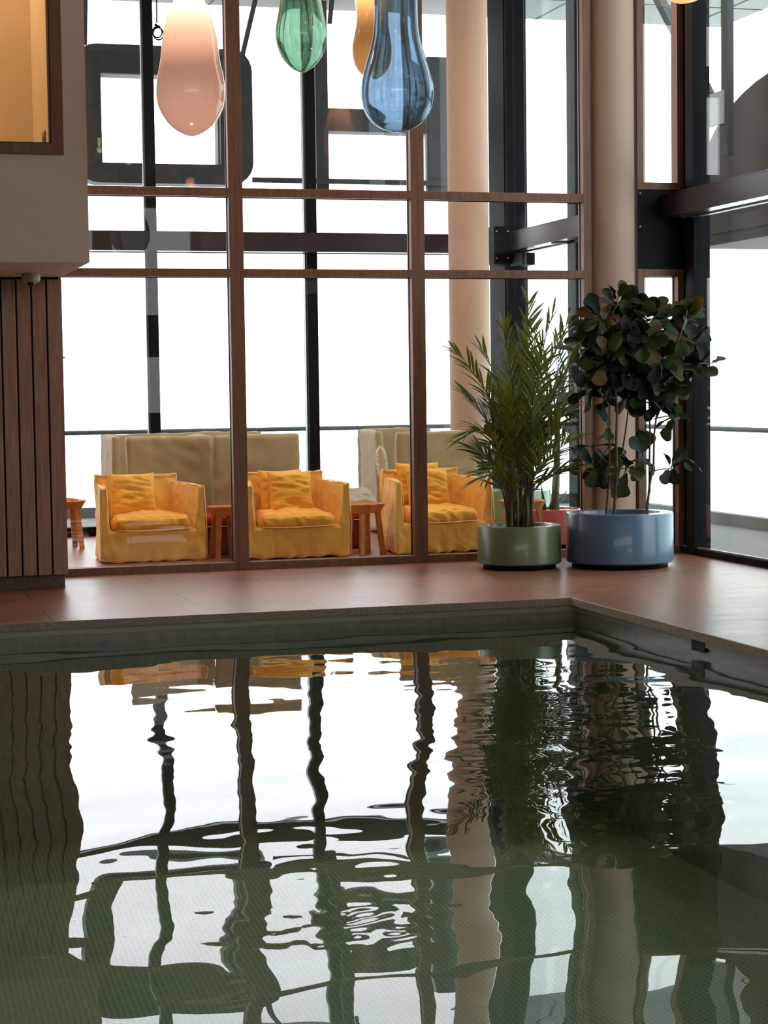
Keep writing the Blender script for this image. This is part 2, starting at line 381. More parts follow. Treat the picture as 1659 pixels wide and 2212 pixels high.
# stone nosing round the pool, recessed ledge, pool walls and bottom
ns = MB()
ns.box(PX0, PX+0.02, PY-0.02, PY-0.001, -T, 0.002); ns.box(PX-0.02, PX-0.001, PY0, PY-0.02, -T, 0.002)
tag(ns.build('trim_1', ['stone']), kind='structure')
lg = MB()
lg.box(PX0, PX+0.3, PY+0.03, PY+0.3, -0.105, -T); lg.box(PX+0.03, PX+0.3, PY0, PY+0.03, -0.105, -T)
tag(lg.build('trim_2', ['ledge']), kind='structure')
pw = MB()
pw.box(PX0, PX+0.4, PY+0.05, PY+0.4, -1.6, -0.105); pw.box(PX0-0.3, PX0, PY0, PY+0.4, -1.6, -T); pw.box(PX0, PX+0.4, PY0-0.3, PY0, -1.6, -T)
# right side wall with the square skimmer opening
sx0, sx1, sz0, sz1 = 11.36, 11.56, -0.14, -0.066
pw.box(PX+0.05, PX+0.4, PY0, sx0, -1.6, -0.105); pw.box(PX+0.05, PX+0.4, sx1, PY+0.05, -1.6, -0.105); pw.box(PX+0.05, PX+0.4, sx0, sx1, -1.6, sz0)
pw.box(PX+0.3, PX+0.4, sx0, sx1, sz0, -0.105)
pw.box(PX0-0.3, PX+0.4, PY0-0.3, PY+0.4, -1.75, -1.6, 1)
tag(pw.build('floor_pool', ['pooltile', 'mosaic']), kind='structure')
sk = thing('skimmer_opening', 'small square overflow opening in the right pool edge, its dark hollow a flat black plate', 'pool overflow', (PX, (sx0+sx1)/2, -0.1))
b = MB(); b.box(0.027, 0.031, -0.1, 0.1, -0.042, 0.030); b.build('opening', ['black'], sk)  # flat black plate stands in for the shade inside the opening

# water: a real rippled surface
nx, ny = 420, 600
xs = np.linspace(PX0, PX+0.05, nx); ys = np.linspace(PY0, PY+0.05, ny)
Xg, Yg = np.meshgrid(xs, ys)
rng = np.random.RandomState(7)
H = np.zeros_like(Xg)
for lam, slope, cnt in ((2.6, 0.0072, 9), (1.25, 0.0085, 12), (0.62, 0.0048, 14), (0.30, 0.0023, 16), (0.14, 0.0009, 16)):
    for _ in range(cnt):
        th = rng.uniform(0, 2*PI); l = lam*rng.uniform(0.75, 1.3); k = 2*PI/l
        H += slope/k*math.sqrt(2.0/cnt)*np.sin(k*(np.cos(th)*Xg+np.sin(th)*Yg)+rng.uniform(0, 2*PI))
def ring(px, py, lam, slope, R):
    global H
    d = ray(px, py); t = (WZ-EYE)/d.z; c = Vector((0, 0, EYE))+d*t
    rr = np.sqrt((Xg-c.x)**2+(Yg-c.y)**2)
    H = H+slope*lam/(2*PI)*np.sin(2*PI*rr/lam)*np.exp(-(rr/R)**2)
def chop(px, py, lam, slope, R, cnt=14):   # small patch of broken ripples
    global H
    d = ray(px, py); t = (WZ-EYE)/d.z; c = Vector((0, 0, EYE))+d*t
    env = np.exp(-(((Xg-c.x)**2+((Yg-c.y)*0.8)**2)/R**2))
    for _ in range(cnt):
        th = rng.uniform(0, 2*PI); k = 2*PI/(lam*rng.uniform(0.7, 1.5))
        H = H+env*slope/k*math.sqrt(2.0/cnt)*np.sin(k*(np.cos(th)*Xg+np.sin(th)*Yg)+rng.uniform(0, 2*PI))
chop(650, 1985, 0.11, 0.013, 0.24); chop(830, 1980, 0.13, 0.011, 0.3); chop(480, 2020, 0.13, 0.009, 0.18)
chop(1130, 1620, 0.2, 0.016, 0.8); chop(1180, 1500, 0.2, 0.014, 0.8); chop(330, 1600, 0.2, 0.012, 0.5)
vs = np.stack([Xg, Yg, WZ+H], -1).reshape(-1, 3)
ii = np.arange(nx*ny).reshape(ny, nx)
fs = np.stack([ii[:-1, :-1], ii[:-1, 1:], ii[1:, 1:], ii[1:, :-1]], -1).reshape(-1, 4)
me = bpy.data.meshes.new('pool_water'); me.from_pydata(vs.tolist(), [], fs.tolist()); me.materials.append(MT['water'])
me.polygons.foreach_set('use_smooth', [True]*len(fs)); me.update()
wo = bpy.data.objects.new('pool_water', me); C.objects.link(wo)
tag(wo, 'rippled green pool water mirroring the bright windows', 'water', kind='stuff')

# hall ceiling, closed walls behind and to the left with window openings
b = MB(); b.box(-9, XR+0.1, -7, YW+0.1, ZC, ZC+0.2); tag(b.build('ceiling', ['dim']), kind='structure')
b = MB(); b.box(-9, XR+0.1, YW+0.1, YF+0.3, ZC, ZC+0.2); tag(b.build('ceiling_lounge', ['white']), kind='structure')
for k, lx in enumerate((1.2, 3.2, 5.2, 7.0)):      # unseen warm fill lights, added to brighten the armchairs
    ld = bpy.data.lights.new('lounge_fill_light', 'AREA'); ld.shape = 'DISK'; ld.size = 0.25; ld.energy = 50; ld.color = (1, 0.78, 0.54)
    lo = bpy.data.objects.new('lounge_fill_light', ld); C.objects.link(lo); lo.location = (lx, 17.9, ZC-0.06)
b = MB()
b.box(-9.2, -9, -7.2, YF+0.2, 0, ZC)
tag(b.build('wall_left', ['dim']), kind='structure')
b = MB(); b.box(-9, XR+0.1, -7.2, -7, 0, 1.2); b.box(-9, XR+0.1, -7.2, -7, 2.4, 3.3); b.box(-9, XR+0.1, -7.2, -7, 5.6, ZC)
for k in range(9): x = -9+k*2.12; b.box(x-(2.0 if 0 < x < 4.5 or x <= -0.5 else 0.5) if k else x, min(x+0.3, XR+0.1), -7.2, -7, 1.2, 2.4); b.box(x-0.25 if k else x, min(x+0.15, XR+0.1), -7.2, -7, 3.3, 5.6)
tag(b.build('wall_back', ['dim']), kind='structure')

# slatted wood wall on the left with stone plinth
b = MB(); b.box(-9, 1.87, 15.93, 16.1, 0.12, 2.60, 1)
GW = 0.0075
gx = [1.398-0.1225*k for k in range(24, 0, -1)]+[1.398, 1.5215, 1.644, 1.767]
prev = -9
for g in gx+[None]:
    x1 = 1.893 if g is None else g-GW
    b.bbox(prev, x1, 15.9, 15.925, 0.12, 2.55, 0.002); prev = None if g is None else g+GW
b.bbox(1.871, 1.893, 15.925, 16.95, 0.12, 2.60, 0.002)
tag(b.build('wall_slatted', ['slat', 'black']), kind='structure')
b = MB(); b.box(-9, 1.88, 16.02, 16.9, 0, 0.12)
tag(b.build('baseboard_left', ['plinth']), kind='structure')
t = thing('coat_peg', 'tiny dark metal peg sticking out of the slatted wood wall edge', 'hook', (1.893, 16.0, 1.912))
b = MB(); b.tube([(0, 0, 0), (0.018, 0, 0)], 0.004, 10); b.build('peg_stem', ['black'], t)
b = MB(); b.lathe([(0.0001, 0), (0.012, 0), (0.012, 0.006), (0.0001, 0.006)], n=16); q = b.build('peg_head', ['black'], t); q.rotation_euler = (0, PI/2, 0); q.location = (0.017, 0, 0)

# white bulkhead room above the wood wall
BY = 14.15
b = MB()
b.box(1.72, 1.893, BY, BY+0.2, 2.57, ZC); b.box(-9, 1.72, BY, BY+0.2, 2.57, 3.345); b.box(-9, 1.72, BY, BY+0.2, 5.7, ZC); b.box(-9, -1.2, BY, BY+0.2, 3.345, 5.7)
b.box(1.72, 1.893, BY+0.2, 16.9, 2.57, ZC); b.box(-9, 1.72, BY+0.2, 16.9, 2.57, 2.95)
tag(b.build('wall_bulkhead', ['white']), kind='structure')
b = MB(); b.box(1.64, 1.719, BY+0.21, 15.5, 2.96, ZC-0.01); b.box(-4, 1.64, 15.4, 15.5, 2.96, ZC-0.01); b.box(-4, -3.9, BY+0.21, 15.4, 2.96, ZC-0.01); b.box(-3.9, 1.64, BY+0.21, 15.4, 2.951, 3.0); b.box(-3.9, 1.64, BY+0.21, 15.4, ZC-0.1, ZC-0.01)
tag(b.build('wall_inner_room', ['warmwall']), kind='structure')
wn = tag(empty('window_1', (0, BY, 0)), kind='structure')
b = MB(); b.box(1.636, 1.721, -0.03, 0.12, 3.345, 5.72); b.box(-1.2, 1.636, -0.03, 0.12, 3.345, 3.425); b.box(-1.2, 1.636, -0.03, 0.12, 5.64, 5.72); b.box(-1.21, -1.12, -0.03, 0.12, 3.345, 5.72)
b.build('window_frame', ['timber'], wn)
b = MB(); b.box(1.629, 1.636, -0.02, 0.1, 3.425, 5.64); b.box(-1.12, 1.636, -0.02, 0.1, 3.425, 3.432); b.build('glazing_bead', ['black'], wn)
b = MB(); b.box(-1.12, 1.63, 0.03, 0.04, 3.43, 5.64); b.build('pane', ['pane'], wn)
t = thing('wall_switch', 'small grey switch plate on the warm yellow wall behind the upper left window', 'switch', (1.64, 14.62, 3.50))
b = MB(); b.bbox(-0.012, 0, -0.11, 0.06, -0.07, 0.07, 0.004); b.build('plate', ['switch'], t)
b = MB(); b.bbox(-0.018, -0.01, -0.07, 0.02, -0.03, 0.03, 0.003); b.build('rocker', ['switch'], t)
ld = bpy.data.lights.new('room_lamp', 'AREA'); ld.energy = 66; ld.color = (1, 0.78, 0.54); ld.size = 1.0; ld.shape = 'SQUARE'
lo = bpy.data.objects.new('room_lamp', ld); C.objects.link(lo); lo.location = (0.4, 14.85, ZC-0.15); tag(lo, 'warm ceiling lamp inside the upper left room', 'lamp')

# dome security camera under the bulkhead
cp = (1.60, 15.45)
t = thing('security_camera', 'white dome security camera with black lens under the white bulkhead', 'security camera', (cp[0], cp[1], 2.57))
b = MB(); b.lathe([(0.0001, 0), (0.074, 0), (0.074, -0.045), (0.062, -0.07), (0.0001, -0.072)][::-1], n=32); b.build('housing', ['ivory'], t)
b = MB(); b.lathe([(0.034*math.cos(a), -0.07-0.034*math.sin(a)) for a in [k*PI/2/8 for k in range(9)]][::-1], n=24); b.build('lens_dome', ['smoke'], t)

# ------------------------------------------------------------------ timber glazed partition
T1 = (3.357, 3.433); T2 = (2.641, 2.713); SILL = 0.068; SW = 0.064; ZTOP = 6.3; FD = 0.1
def timber_window(n, x0, x1, transoms=True, black_band=None):
    wn = tag(empty('window_%d' % n, (0, YW, 0)), kind='structure')
    for nm, a, c in (('stile', x0, x0+SW), ('stile', x1-SW, x1)):
        b = MB(); b.bbox(a, c, 0, FD+0.04, 0, ZTOP, 0.0015); b.build(nm, ['timber'], wn)
    b = MB(); b.bbox(x0+SW, x1-SW, 0.0, FD+0.04, 0, SILL, 0.0015); b.build('sill', ['timber'], wn)
    zs = [SILL]
    if transoms:
        for z0, z1 in (T2, T1):
            b = MB(); b.bbox(x0+SW, x1-SW, 0.0, FD+0.04, z0, z1, 0.0015); b.build('transom', ['timber'], wn); zs += [z0, z1]
    else:
        for z0, z1 in ((2.661, 2.731), (3.485, 3.553)):
            b = MB(); b.bbox(x0+SW, x1-SW, 0.0, FD+0.04, z0, z1, 0.0015); b.build('transom', ['timber'], wn); zs += [z0, z1]
        b = MB(); b.box(x0+0.002, x1-0.002, -0.004, FD, 2.732, 3.484); b.build('steel_panel', ['black'], wn)
        b = MB()
        for z in (3.44, 3.13):
            b.lathe([(0.0001, 0.004), (0.011, 0.002), (0.012, 0)], n=12)
        zs = [SILL, 2.661, 3.485, 3.553]
    zs.append(ZTOP)
    # black rubber reveal beside the glass
    b = MB()
    for k in range(0, len(zs)-1, 2):
        if not transoms and k == 2: pass
        z0, z1 = zs[k], zs[k+1]
        b.box(x0+SW, x0+SW+0.006, FD-0.012, FD-0.002, z0, z1); b.box(x1-SW-0.006, x1-SW, FD-0.012, FD-0.002, z0, z1)
        b.box(x0+SW, x1-SW, FD-0.012, FD-0.002, z1-0.006, z1)
    b.build('glazing_seal', ['black'], wn)
    for k in range(0, len(zs)-1, 2):
        b = MB(); b.box(x0+SW, x1-SW, FD, FD+0.01, zs[k], zs[k+1]); b.build('pane', ['pane'], wn)
    return wn
timber_window(2, 1.88, 3.586); timber_window(3, 3.586, 5.291); timber_window(4, 5.291, 6.996); timber_window(5, 7.484, 7.964, transoms=False)
# bolts on the black steel panel
for z in (3.447, 3.132):
    t = thing('hex_bolt', 'small pale bolt head on the black steel panel, %s of two' % ('upper' if z > 3.3 else 'lower'), 'bolt', (7.508, YW-0.004, z), group='bolts on the black steel panel')
    b = MB(); b.lathe([(0.0001, 0.010), (0.011, 0.008), (0.013, 0)], n=6); q = b.build('bolt_head', ['alu'], t); q.rotation_euler = (PI/2, 0, 0)

# round plaster columns
def column(x, y, r, label):
    b = MB(); b.lathe([(r, 0), (r, ZC)], (0, 0, 0), 64); o = b.build('column', ['column']); o.location = (x, y, 0); tag(o, label, 'column'); return o
b = MB(); b.box(XR-0.02, XR+0.1, -7, 12.40, 0, ZC); tag(b.build('wall_right_blocker', ['dim']), kind='structure')  # unseen solid wall in place of glazing, added to darken the hall and reflections
column(7.25, 17.03, 0.216, 'smooth round plaster column rising behind the blue planter')
column(7.13, 20.9, 0.233, 'round white column inside the lounge beside the corner window post')

# ------------------------------------------------------------------ dark steel curtain walls
def facade_x(n, y, xs_, x0, x1, mat_p='pane'):
    wn = tag(empty('window_%d' % n, (0, y, 0)), kind='structure')
    for (a, c) in xs_:
        b = MB(); b.bbox(a, c, -0.03, 0.16, 0, ZC, 0.003); b.box(a-0.012, a, 0.03, 0.09, 0, ZC, 1); b.build('mullion', ['anthracite', 'alu'], wn)
    b = MB(); b.box(x0, x1, -0.02, 0.12, 0, 0.105); b.build('base_rail', ['black'], wn)
    b = MB(); b.box(x0, x1, 0.0, 0.06, 3.205, 3.30); b.build('transom', ['alu'], wn)
    edges = [x0]+[v for p in xs_ for v in p]+[x1]
    for k in range(0, len(edges), 2):
        if edges[k+1]-edges[k] < 0.1: continue
        for z0, z1 in ((0.105, 3.205), (3.30, ZC)):
            b = MB(); b.box(edges[k], edges[k+1], 0.02, 0.03, z0, z1); b.build('pane', [mat_p], wn)
    return wn
facade_x(6, YF, [(-2.05, -1.93), (-0.18, -0.06), (1.69, 1.81), (3.556, 3.676), (5.425, 5.55), (7.29, 7.41)], -9, 7.75)
def facade_y(n, ys_, y0, y1, mat_p='pane_r'):
    wn = tag(empty('window_%d' % n, (XR, 0, 0)), kind='structure')
    for (a, c) in ys_:
        b = MB(); b.bbox(-0.03, 0.14, a, c, 0, ZC, 0.003); b.box(0.0, 0.02, c, c+0.014, 0, ZC, 1); b.box(-0.012, 0.0, c+0.02, c+0.034, 0, ZC, 1); b.box(0.02, 0.09, c+0.034, c+0.06, 0, ZC, 0); b.build('mullion', ['anthracite', 'alu'], wn)
    b = MB(); b.box(-0.02, 0.12, y0, y1, 0, 0.06); b.box(0.0, 0.02, y0, y1, 0.06, 0.075, 1); b.build('base_rail', ['black', 'alu'], wn)
    b = MB(); b.box(0.0, 0.06, y0, y1, 3.205, 3.30); b.build('transom', ['alu'], wn)
    edges = [y0]+[v for p in ys_ for v in p]+[y1]
    for k in range(0, len(edges), 2):
        if edges[k+1]-edges[k] < 0.1: continue
        for z0, z1 in ((0.075, 3.205), (3.30, ZC)):
            b = MB(); b.box(0.03, 0.04, edges[k]+0.03, edges[k+1], z0, z1); b.build('pane', [mat_p], wn)
    return wn
facade_y(7, [(12.40, 12.52), (13.0, 13.12), (14.87, 14.99), (16.62, 16.80)], 12.4, 16.95)
facade_y(8, [(18.10, 18.20), (19.70, 19.82)], 16.95, 21.5)
b = MB(); b.bbox(7.965, 7.99, 16.82, 16.99, 0, ZC, 0.002); tag(b.build('trim_3', ['black']), kind='structure')
b = MB(); b.bbox(7.745, 8.0, 21.30, 21.93, 0, ZC, 0.004); b.box(7.735, 7.745, 21.36, 21.40, 0, ZC); tag(b.build('trim_4', ['anthracite']), kind='structure')

# steel beams just inside the facades
def ibeam(name, a, b_, label):
    t = thing(name, label, 'beam', a); d = Vector(b_)-Vector(a); ln = d.length
    if abs(d.x) > abs(d.y): boxf = lambda m, s0, s1, w0, w1, z0, z1, mi=0: m.box(s0, s1, w0, w1, z0, z1, mi)
    else: boxf = lambda m, s0, s1, w0, w1, z0, z1, mi=0: m.box(w0, w1, -s1, -s0, z0, z1, mi)
    m = MB(); boxf(m, 0, ln, 0.0, 0.14, 0.012, 0.208); m.build('web', ['steel'], t)
    m = MB(); boxf(m, 0, ln, -0.006, 0.15, 0.208, 0.22); boxf(m, 0, ln, -0.006, 0.15, 0.0, 0.012); m.build('flange', ['steel'], t)
    return t
ibeam('steel_beam', (-9, 21.53, 3.212), (7.12, 21.53, 3.212), 'long dark brown steel beam across the far lounge windows')
ibeam('steel_beam', (7.72, 21.45, 3.212), (7.72, 17.0, 3.212), 'dark steel beam along the lounge side window, ending at the corner bracket')
ibeam('steel_beam', (7.72, 16.94, 3.212), (7.72, -7.0, 3.212), 'dark brown steel beam running from the black panel along the right glass wall')
t = thing('beam_bracket', 'black bolted steel bracket where the lounge beams meet the corner post', 'bracket', (7.74, 21.2, 3.08))
m = MB(); m.box(-0.2, 0.0, -0.02, 0.24, -0.02, 0.42); m.build('plate', ['black'], t)
m = MB(); m.box(0.0, 0.16, -0.4, -0.02, -0.05, 0.09); m.build('gusset', ['black'], t)
for dx_, dz_ in ((-0.17, 0.05), (-0.17, 0.36), (-0.03, 0.05), (-0.03, 0.36)):
    m = MB(); m.lathe([(0.0001, 0.012), (0.011, 0.01), (0.013, 0)], n=6); q = m.build('bolt', ['alu'], t); q.rotation_euler = (PI/2, 0, 0); q.location = (dx_, -0.02, dz_)
for yy, lb in ((16.55, 'thin black steel clip under the right beam by the corner window post'), (19.72, 'thin black steel clip under the lounge side beam')):
    t = thing('beam_clip', lb, 'clip', (7.8, yy, 3.205))
    m = MB(); m.box(-0.08, 0.12, -0.02, 0.1, -0.012, 0.004); m.build('clip_plate', ['black'], t)

# ------------------------------------------------------------------ terrace, railing, canopy, hanging frames outside
b = MB(); b.box(-9, 10.3, YF+0.25, 25.6, -0.25, -0.03); b.box(XR+0.15, 10.3, -7, YF+0.25, -0.25, -0.03)
tag(b.build('floor_terrace', ['terrace']), kind='structure')
b = MB(); b.box(-9, 10.3, 25.5, 25.6, -0.03, 0.1); b.box(10.18, 10.3, -7, 25.5, -0.03, 0.1)
tag(b.build('trim_5', ['soffit']), kind='structure')
t = thing('glass_railing', 'frameless glass terrace railing with thin grey handrail outside the windows', 'railing', (10.2, 25.5, 0))
m = MB(); m.tube([(-19, 0, 1.10), (0.0, 0, 1.10)], 0.03, 10); m.tube([(0, 0, 1.10), (0, -32, 1.10)], 0.03, 10); m.build('handrail', ['greysteel'], t)
for k in range(12):
    m = MB(); m.box(-1.5*k-1.49, -1.5*k-0.01, -0.006, 0.006, 0.1, 1.08); m.build('glass_panel', ['rail_glass'], t)
for k in range(21):
    m = MB(); m.box(-0.006, 0.006, -1.5*k-1.49, -1.5*k-0.01, 0.1, 1.08); m.build('glass_panel', ['rail_glass'], t)
b = MB(); b.box(-9, 11.9, 21.95, 24.15, 6.5, 6.8); b.box(8.05, 11.9, 19.5, 21.95, 6.5, 6.8)
b.box(-9, 11.9, 22.9, 22.925, 6.492, 6.5, 1); b.box(8.05, 11.9, 21.4, 21.42, 6.492, 6.5, 1)
for k in range(8): b.box(-4+2.2*k, -3.98+2.2*k, 21.95, 24.15, 6.492, 6.5, 1)
tag(b.build('roof_canopy', ['soffit', 'greysteel']), 'pale grey roof canopy overhanging the terrace outside', 'canopy')

def rrect(x0, x1, z0, z1, r, n=6, corners=(1, 1, 1, 1)):
    pts = []
    for (cx, cz, a0, f) in ((x1-r, z1-r, 0, corners[0]), (x0+r, z1-r, PI/2, corners[1]), (x0+r, z0+r, PI, corners[2]), (x1-r, z0+r, 3*PI/2, corners[3])):
        for k in range(n+1):
            a = a0+k*PI/2/n
            pts.append((cx+r*math.cos(a), cz+r*math.sin(a)) if f else (cx+math.copysign(r, math.cos(a0+PI/4)), cz+math.copysign(r, math.sin(a0+PI/4))))
    return pts
def ring_prism(outer, inner, y0, y1):
    m = MB(); n = len(outer)
    vs_ = [(x, y0, z) for x, z in outer]+[(x, y0, z) for x, z in inner]+[(x, y1, z) for x, z in outer]+[(x, y1, z) for x, z in inner]
    fs_ = []
    for i in range(n):
        j = (i+1) % n
        fs_ += [(i, j, n+j, n+i), (2*n+j, 2*n+i, 3*n+i, 3*n+j), (j, i, 2*n+i, 2*n+j), (n+i, n+j, 3*n+j, 3*n+i)]
    return m.add(vs_, fs_)
t = thing('suspended_frame', 'dark rounded steel frame with rectangular opening hanging outside, upper left', 'steel frame', (4.2, 23.6, 5.0))
out_ = rrect(3.02-4.2, 5.228-4.2, 4.19-5, 5.868-5, 0.28); inn_ = rrect(3.343-4.2, 4.818-4.2, 4.433-5, 5.52-5, 0.01)
m = ring_prism(out_, inn_, 0, 0.32); m.build('frame_body', ['greysteel'], t)
m = MB(); m.box(-0.857, 0.618, 0.0, 0.3, 0.505, 0.519); m.box(0.602, 0.617, 0.1, 0.3, -0.566, 0.505); m.build('inner_reveal', ['soffit'], t)
for a_, c_ in (((-1.0, 0.1, 1.62), (-1.03, 0.1, 0.86)), ((1.14, 0.1, 1.62), (0.93, 0.1, 0.80))):
    m = MB(); m.bar(a_, c_, 0.055); m.build('hanger', ['greysteel'], t)
t = thing('suspended_frame', 'dark angular steel frame outside behind the blue pendant', 'steel frame', (6.9, 23.6, 5.0))
m = MB(); m.box(-0.86, -0.70, 0, 0.3, -0.85, 1.5); m.build('post', ['greysteel'], t)
m = MB(); m.box(-0.70, 0.6, 0, 0.3, -0.115, 0.17); m.build('crossbar', ['greysteel'], t)
m = MB(); m.box(0.62, 0.95, 0, 0.3, -0.9, 0.858); m.build('side_panel', ['greysteel'], t)
m = MB(); m.box(0.585, 0.62, 0.02, 0.28, -0.9, 0.83); m.build('edge_strip', ['alu'], t)
t = thing('handrail_bar', 'thin dark steel bar linking the hanging frames outside', 'bar', (5.2, 23.62, 4.25))
m = MB(); m.box(0, 2.6, -0.09, -0.04, -0.032, 0.03); m.build('bar', ['greysteel'], t)
t = thing('hanger_strut', 'slanted dark steel strut hanging from the canopy, behind the pink pendant post', 'strut', (6.3, 23.5, 6.0))
m = MB(); m.bar((-0.055, 0, 0.5), (-0.09, 0, 0.2), 0.05); m.build('strut', ['greysteel'], t)

# curved dark shell outside on the right, its post and strut
t = thing('curved_shell', 'large curved dark brown shell on the terrace beyond the right glass wall', 'shell structure', (9.2, 17.0, 3.11))
prof = []
for k in range(25):
    a = PI*k/24
    prof.append((2.28*math.cos(a) if True else 0, 0.35+1.32*abs(math.sin(a))**0.85))
prof = [(2.28, 0.0)]+prof+[(-2.28, 0.0)]
m = MB(); n_ = len(prof)
m.add([(0, y_, z_) for y_, z_ in prof]+[(1.1, y_, z_) for y_, z_ in prof], [tuple(range(n_)), tuple(range(2*n_-1, n_-1, -1))]+[(i, n_+i, n_+(i+1) % n_, (i+1) % n_) for i in range(n_)])
m.build('shell_body', ['shell'], t)
m = MB(); m.box(-0.02, 0.0, -2.28, 2.28, 0.0, 0.02); m.box(-0.015, 0.0, -2.28, 2.28, 0.12, 0.128); m.build('rim', ['greysteel'], t)
t = thing('terrace_post', 'slim grey steel post on the terrace in front of the curved shell', 'post', (8.7, 17.57, 0))
m = MB(); m.box(0.0, 0.07, -0.07, 0.07, 3.9, 7.0); m.build('post_body', ['greysteel'], t)
m = MB(); m.box(-0.02, 0.0, -0.02, 0.30, 4.22, 4.55); m.build('gusset_plate', ['alu'], t)
t = thing('diagonal_strut', 'diagonal dark steel strut running down to the post outside right', 'strut', (8.75, 17.95, 4.45))
m = MB(); m.bar((0, 1.9, 1.95), (0, 0.0, 0.05), 0.09); m.build('strut_body', ['greysteel'], t)
m = MB(); m.box(-0.05, 0.05, -0.02, 0.12, 0.1, 0.13); m.build('bolt_lug', ['greysteel'], t)

# ------------------------------------------------------------------ planters and plants
def planter(parent, r, h, matn, hole=0.74, base=True):
    z0 = 0.045
    prof = [(0.0001, z0), (r-0.012, z0), (r, z0+0.012), (r, h-0.01), (r-0.006, h), (r*hole+0.006, h), (r*hole, h-0.008), (r*hole, h-0.16), (0.0001, h-0.16)]
    m = MB(); m.lathe(prof, n=96); o = m.build('planter', [matn], parent); edge_split(o, 40)
    m = MB(); m.lathe([(0.0001, 0), (r-0.05, 0), (r-0.05, z0)], n=64); m.build('recessed_foot', ['black'], o)
    m = MB()
    n_r, n_a = 10, 48; vs_ = [(0, 0, h-0.075)]; fs_ = []
    for i in range(1, n_r+1):
        for j in range(n_a):
            a = 2*PI*j/n_a; rr = (r*hole-0.002)*i/n_r; p = Vector((rr*math.cos(a), rr*math.sin(a), 0)); vs_.append((p.x, p.y, h-0.075+0.012*mnoise.noise(p*14)))
    for j in range(n_a): fs_.append((0, 1+j, 1+(j+1) % n_a))
    for i in range(n_r-1):
        for j in range(n_a): fs_.append((1+i*n_a+j, 1+(i+1)*n_a+j, 1+(i+1)*n_a+(j+1) % n_a, 1+i*n_a+(j+1) % n_a))
    m.add(vs_, fs_, 0, True); m.build('soil', ['soil'], o)

def bez(P, t):
    P = [Vector(p) for p in P]
    while len(P) > 1: P = [P[i]*(1-t)+P[i+1]*t for i in range(len(P)-1)]
    return P[0]
def frond(parent, pts, leaf, n=24, L=0.30, wid=0.013, start=0.34, rnd=None, matn='palm_leaf', stem_r=0.007, spread=0.75, droop=0.22):
    R = rnd or random
    m = MB(); N_ = 16
    cp = [bez(pts, i/(N_-1)) for i in range(N_)]
    m.tube(cp, [stem_r*(1-0.8*i/(N_-1)) for i in range(N_)], 6, 1)
    for i in range(n):
        t_ = start+(1-start)*(i+0.5)/n; p = bez(pts, t_); d = (bez(pts, min(1, t_+0.02))-bez(pts, t_-0.02)).normalized()
        side = d.cross(Vector((0, 0, 1)));
        if side.length < 0.2: side = d.cross(Vector((0.6, -0.8, 0)))
        side.normalize(); twist = R.uniform(-0.5, 0.5)
        up = side.cross(d)
        side = (side*math.cos(twist)+up*math.sin(twist)).normalized(); up = side.cross(d).normalized()
        prof = math.sin(PI*min(1, 0.2+0.60*(t_-start)/(1-start)))**0.7
        for sgn in (-1, 1):
            l = L*prof*R.uniform(0.8, 1.1); a = spread*R.uniform(0.75, 1.15)*(1-0.45*(t_-start)/(1-start))
            dir_ = (d*math.cos(a)+side*sgn*math.sin(a)+up*R.uniform(0.05, 0.25)).normalized()
            nn = dir_.cross(d).normalized(); wv = nn.cross(dir_).normalized()
            K = 5; vs_ = []
            for k in range(K+1):
                s_ = k/K; q = p+dir_*l*s_+Vector((0, 0, -droop*l*s_*s_))
                ww = wid*math.sin(PI*min(0.96, 0.14+0.82*s_))**0.8
                vs_ += [q-wv*ww+nn*ww*0.35, q, q+wv*ww+nn*ww*0.35]
            fs_ = []
            for k in range(K): fs_ += [(3*k, 3*k+1, 3*k+4, 3*k+3), (3*k+1, 3*k+2, 3*k+5, 3*k+4)]
            m.add(vs_, fs_, 0, True)
    return m.build('frond', [matn, 'stem'], parent)

def local(px, py, Y, base): return atY(px, py, Y)-Vector(base)

R1 = random.Random(11)
GB = (5.95, 16.12, 0.0)
t = thing('potted_palm', 'tall feathery green palm in the low round green planter', 'potted plant', GB)
planter(t, 0.376, 0.386, 'pot_green')
FR = [((1095, 890), (997, 775), -.1), ((1095, 950), (1008, 858), .15), ((1075, 905), (1012, 940), -.25), ((1080, 1010), (1028, 975), .2),
      ((1100, 860), (1045, 765), .25), ((1110, 830), (1088, 720), -.05), ((1132, 800), (1142, 668), .1), ((1145, 830), (1192, 685), -.1), ((1160, 860), (1224, 705), .2),
      ((1165, 900), (1240, 775), -.15), ((1170, 945), (1246, 862), .1), ((1165, 1000), (1240, 950), .25), ((1128, 930), (1080, 850), -.3), ((1140, 890), (1168, 780), -.3),
      ((1118, 930), (1108, 790), .3), ((1150, 935), (1205, 835), .32), ((1105, 1010), (1052, 1030), -.2), ((1160, 1010), (1205, 920), -.3), ((1125, 900), (1125, 740), 0.0),
      ((1110, 960), (1065, 890), .1), ((1150, 960), (1185, 870), .05), ((1135, 870), (1150, 730), -.22), ((1170, 1040), (1222, 1020), -.1)]
for k, (md, tp, dy) in enumerate(FR):
    bx_ = Vector((R1.uniform(-0.13, 0.13), R1.uniform(-0.1, 0.1), 0.30))
    m1 = local(md[0], md[1], GB[1]+dy*0.6, GB); t1 = local(tp[0], tp[1], GB[1]+dy*1.3, GB)
    lowp = bx_+Vector(((m1.x-bx_.x)*0.12, (m1.y-bx_.y)*0.12, (m1.z-bx_.z)*0.5))
    t1 = t1+(t1-m1)*0.12
    frond(t, [bx_, lowp, m1*1.0+Vector((0, 0, 0.08)), t1], None, n=20, L=0.33, wid=0.0125, rnd=R1, matn='palm_leaf', start=0.42, stem_r=0.011)
